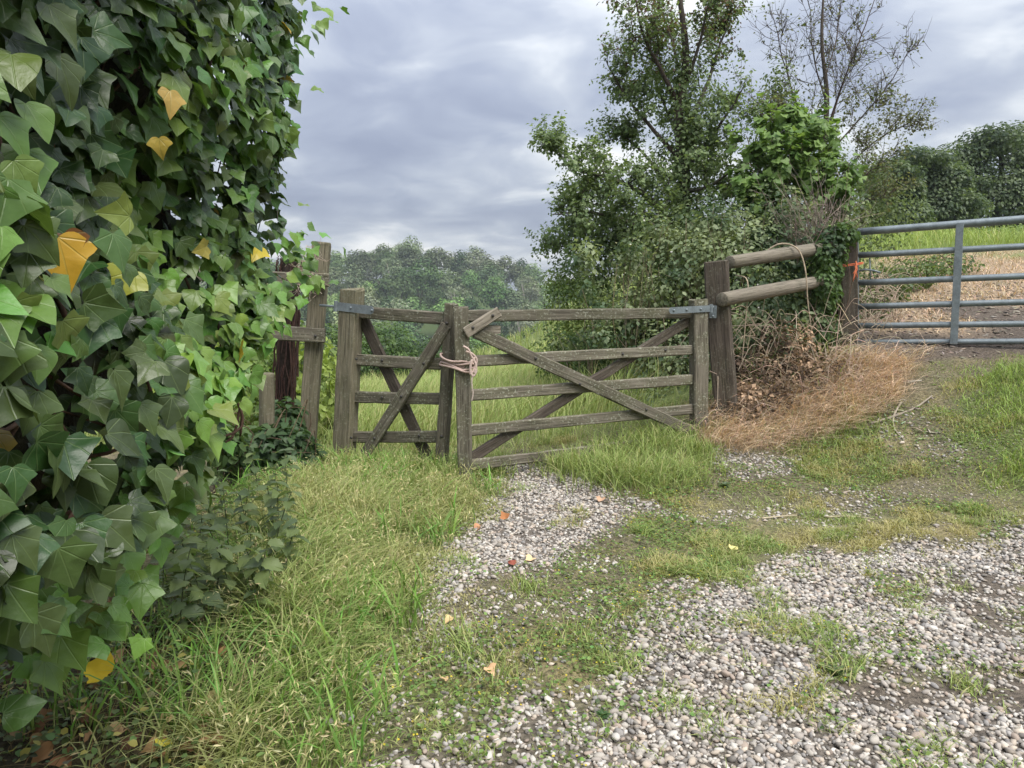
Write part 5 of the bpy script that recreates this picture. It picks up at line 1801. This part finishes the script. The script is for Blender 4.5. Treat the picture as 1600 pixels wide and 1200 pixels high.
# ------------------------------------------------------------------ fallen leaves and rosettes
def build_fallen():
    rng = np.random.default_rng(31)
    def lf(px, py, sz, c, label, s=1, lift=.03, group=None, tilt=.5):
        g = ground_px(px, py)
        V, T, uv = leaf_shape(IVY_SHAPES[s], 2, cup=rng.uniform(.3, .7), droop=rng.uniform(-.4, .5), wave=.05, seed=int(rng.integers(0, 999)))
        an = rng.uniform(0, 6.28)
        n = unit(np.array([0, -.5 * tilt, 1.0]) + rng.normal(0, .2, 3))
        Y = np.array([math.cos(an), math.sin(an), 0]); Y = unit(Y - np.dot(Y, n) * n); X = np.cross(Y, n)
        M = Matrix(((X[0], Y[0], n[0], g[0]), (X[1], Y[1], n[1], g[1]), (X[2], Y[2], n[2], g[2] + lift), (0, 0, 0, 1)))
        o = link('fallen_leaf', mesh_np('fallen_leaf', V, T, M_DRY, jitter_col(c, 1, .05, .05).repeat(len(V), 0), uv=uv), None, M @ Matrix.Diagonal((sz, sz, sz, 1)))
        tag(o, label, 'leaf', group)
    lf(172, 1098, .105, (.62, .44, .04), 'large yellow ivy leaf fallen on the litter under the hedge', 1, .10, tilt=1.4)
    lf(255, 1196, .05, (.60, .50, .07), 'small bright yellow leaf at the edge of the grass verge', 2, .06)
    lf(790, 818, .055, (.36, .17, .07), 'upright rust-brown leaf at the tip of the long grass', 1, .03, tilt=1.8)
    lf(750, 826, .055, (.45, .26, .14), 'buff-brown curled leaf on the gravel beside the long grass', 2, .02)
    lf(940, 785, .055, (.50, .33, .20), 'pale tan crumpled leaf on the narrow gravel strip', 0, .03)
    lf(832, 880, .06, (.55, .43, .25), 'cream-coloured dry leaf at the edge of the turf patch', 1, .03)
    lf(805, 888, .045, (.30, .10, .07), 'dark reddish leaf next to a cream-coloured dry leaf', 2, .02)
    lf(1145, 868, .05, (.62, .60, .22), 'pale lemon leaf lying among green weeds and stones', 2, .03)
    lf(706, 975, .04, (.56, .40, .22), 'small tan leaf on the stony edge of the verge', 2, .03)
    lf(762, 1055, .045, (.52, .36, .22), 'tan leaf in the weedy gravel below the verge', 1, .03)
    lf(696, 1072, .035, (.50, .34, .2), 'tiny tan leaf near the tufts below the verge', 1, .02)
    for k in range(90):
        px, py = rng.uniform(20, 360), rng.uniform(960, 1199)
        lf(px, py, rng.uniform(.03, .065), [(.20, .11, .06), (.30, .18, .09), (.38, .26, .13), (.13, .08, .05)][k % 4], 'dry brown leaf in the litter under the ivy hedge', int(rng.integers(0, 3)), rng.uniform(.02, .07), 'brown leaf litter under the ivy')
    # rosettes of weeds in the gravel
    V, T, uv = nettle_leaf()
    for (px, py, sz, c, lab) in ((1305, 1058, .055, (.060, .105, .040), 'dark leafy weed rosette standing alone in the gravel'), (1132, 762, .05, (.12, .17, .09), 'grey-green spiky weed tuft on the bare patch near the brambles'), (942, 1122, .03, (.07, .14, .05), 'tiny green seedling in the open gravel')):
        g = ground_px(px, py)
        t = empty('weed_rosette', g, lab, 'weed')
        me = mesh_np('rosette_leaf', V * (.8, 1, 1), T, M_LEAF, np.tile(c, (len(V), 1)))
        for k in range(22):
            an = k * 2.4; e = rng.uniform(.15, 1.1)
            Y = unit(np.array([math.cos(an), math.sin(an), e])); Z = unit(np.array([0, 0, 1.0]) - Y[2] * Y); X = np.cross(Y, Z)
            s = sz * rng.uniform(.6, 1.2)
            M = Matrix(((X[0], Y[0], Z[0], g[0]), (X[1], Y[1], Z[1], g[1]), (X[2], Y[2], Z[2], g[2] + .01), (0, 0, 0, 1)))
            link('leaf', me, t, M @ Matrix.Diagonal((s * .6, s, s, 1)))


build_fallen()


# ------------------------------------------------------------------ wooded hillside: every tree its own object, sharing a few crowns
def crown_mesh(seed, n, tall, cd, cl, gap=.0, trunk=True, pale=(.16, .14, .11)):
    rng = np.random.default_rng(seed)
    blobs = [(np.array([0, 0, .62 * tall]), np.array([.40, .40, .30 * tall]))]
    for k in range(13):
        u = unit(rng.normal(0, 1, 3) + (0, 0, .35))
        blobs.append((np.array([0, 0, .60 * tall]) + u * (.30, .30, .26 * tall), np.array([1, 1, .9]) * rng.uniform(.13, .22)))
    p, nn, k = blob_points(blobs, n, rng, .45)
    X, Y, Z = leaf_frames(nn, .5, .28, .4, rng)
    tone = rng.uniform(0, 1, len(blobs))[k]
    col = mixcol(cd, cl, tone * .75 + rng.normal(0, .10, len(p)) + .12)
    parts = [stamp(p, X, Y, Z, rng.uniform(.035, .075, len(p)), LEAF4 * (1.3, 1, 1), LEAF4_T, np.clip(col, .01, .6))]
    if trunk:
        for s in range(3):
            a = rng.normal(0, .06, 2)
            parts.append(tube([(0, 0, -.05), (a[0] * .5, a[1] * .5, .3 * tall), (a[0] * 3, a[1] * 3, .75 * tall)], .022, .008, 5, pale))
    V, T, C = cat_parts(parts)
    return mesh_np('woodland_crown', V, T, M_WOODLAND, C)


def build_woodland():
    rng = np.random.default_rng(77)
    kinds = [(crown_mesh(1, 1500, 1.0, (.070, .115, .045), (.17, .235, .09)), 'rounded mid-green tree in the wood on the far hillside'),
             (crown_mesh(2, 1500, .95, (.09, .145, .05), (.22, .29, .11)), 'pale green rounded tree in the wood on the far hillside'),
             (crown_mesh(3, 1600, 1.05, (.040, .070, .034), (.10, .145, .065)), 'dark green dense tree in the wood on the far hillside'),
             (crown_mesh(4, 800, 1.30, (.085, .115, .065), (.18, .21, .125), pale=(.26, .235, .20)), 'tall thin grey-green tree with pale stems in the wood on the far hillside'),
             (crown_mesh(5, 1300, 1.15, (.060, .10, .045), (.145, .20, .085)), 'upright green tree in the wood on the far hillside')]
    placed = []
    rows = np.geomspace(112, 305, 17)
    for ri, r in enumerate(rows):
        step = math.degrees(8.2 / r) * (1 + .15 * math.sin(ri))
        phi = -23.0 + rng.uniform(0, step)
        while phi < 11.5:
            rr, ph = r * rng.uniform(.96, 1.04), phi + rng.normal(0, step * .2)
            x, y = rr * math.sin(R(ph)), rr * math.cos(R(ph))
            placed.append((x, y, rr, ph))
            phi += step
    rng.shuffle(placed)
    zz = tz(np.array([p[0] for p in placed]), np.array([p[1] for p in placed]))
    # keep those that rise into view above the field edge, at most 300
    score = [(-(math.degrees(math.atan2(z + 9 - CAM_H, p[2])))) for p, z in zip(placed, zz)]
    vis = [i for i in np.argsort(score)][:300]
    for i in vis:
        x, y, rr, ph = placed[i]
        k = int(rng.choice(5, p=[.30, .20, .22, .12, .16]))
        me, lab = kinds[k]
        s = rng.uniform(8.5, 13.0)
        o = bpy.data.objects.new('woodland_tree', me)
        COL.objects.link(o)
        o.location = (float(x), float(y), float(zz[i]))
        o.rotation_euler = (0, 0, float(rng.uniform(0, 6.28)))
        o.scale = (s * float(rng.uniform(.9, 1.15)),) * 2 + (s * float(rng.uniform(.85, 1.1)),)
        tag(o, lab, 'tree', ['mid-green hillside trees', 'pale hillside trees', 'dark hillside trees', 'thin grey hillside trees', 'upright hillside trees'][k])


build_woodland()


# ------------------------------------------------------------------ damp valley air
def build_haze():
    x0, x1, y0, y1, z0, z1 = -445.0, 445.0, -445.0, 445.0, -48.0, 24.0
    V = [(x, y, z) for z in (z0, z1) for y in (y0, y1) for x in (x0, x1)]
    Qd = [(0, 2, 3, 1), (4, 5, 7, 6), (0, 1, 5, 4), (2, 6, 7, 3), (0, 4, 6, 2), (1, 3, 7, 5)]
    m, nt = new_mat('haze_air')
    vol = nt.n('ShaderNodeVolumePrincipled', ins={'Color': (.80, .87, .96, 1), 'Density': HAZE})
    nt.link(vol.outputs[0], nt.out.inputs['Volume'])
    o = link('haze', mesh_np('haze', V, Qd, m, smooth_shade=False))
    tag(o, 'thin pale haze hanging over the valley and its wooded hillside', 'haze', kind='stuff')


HAZE = 0.0004
build_haze()
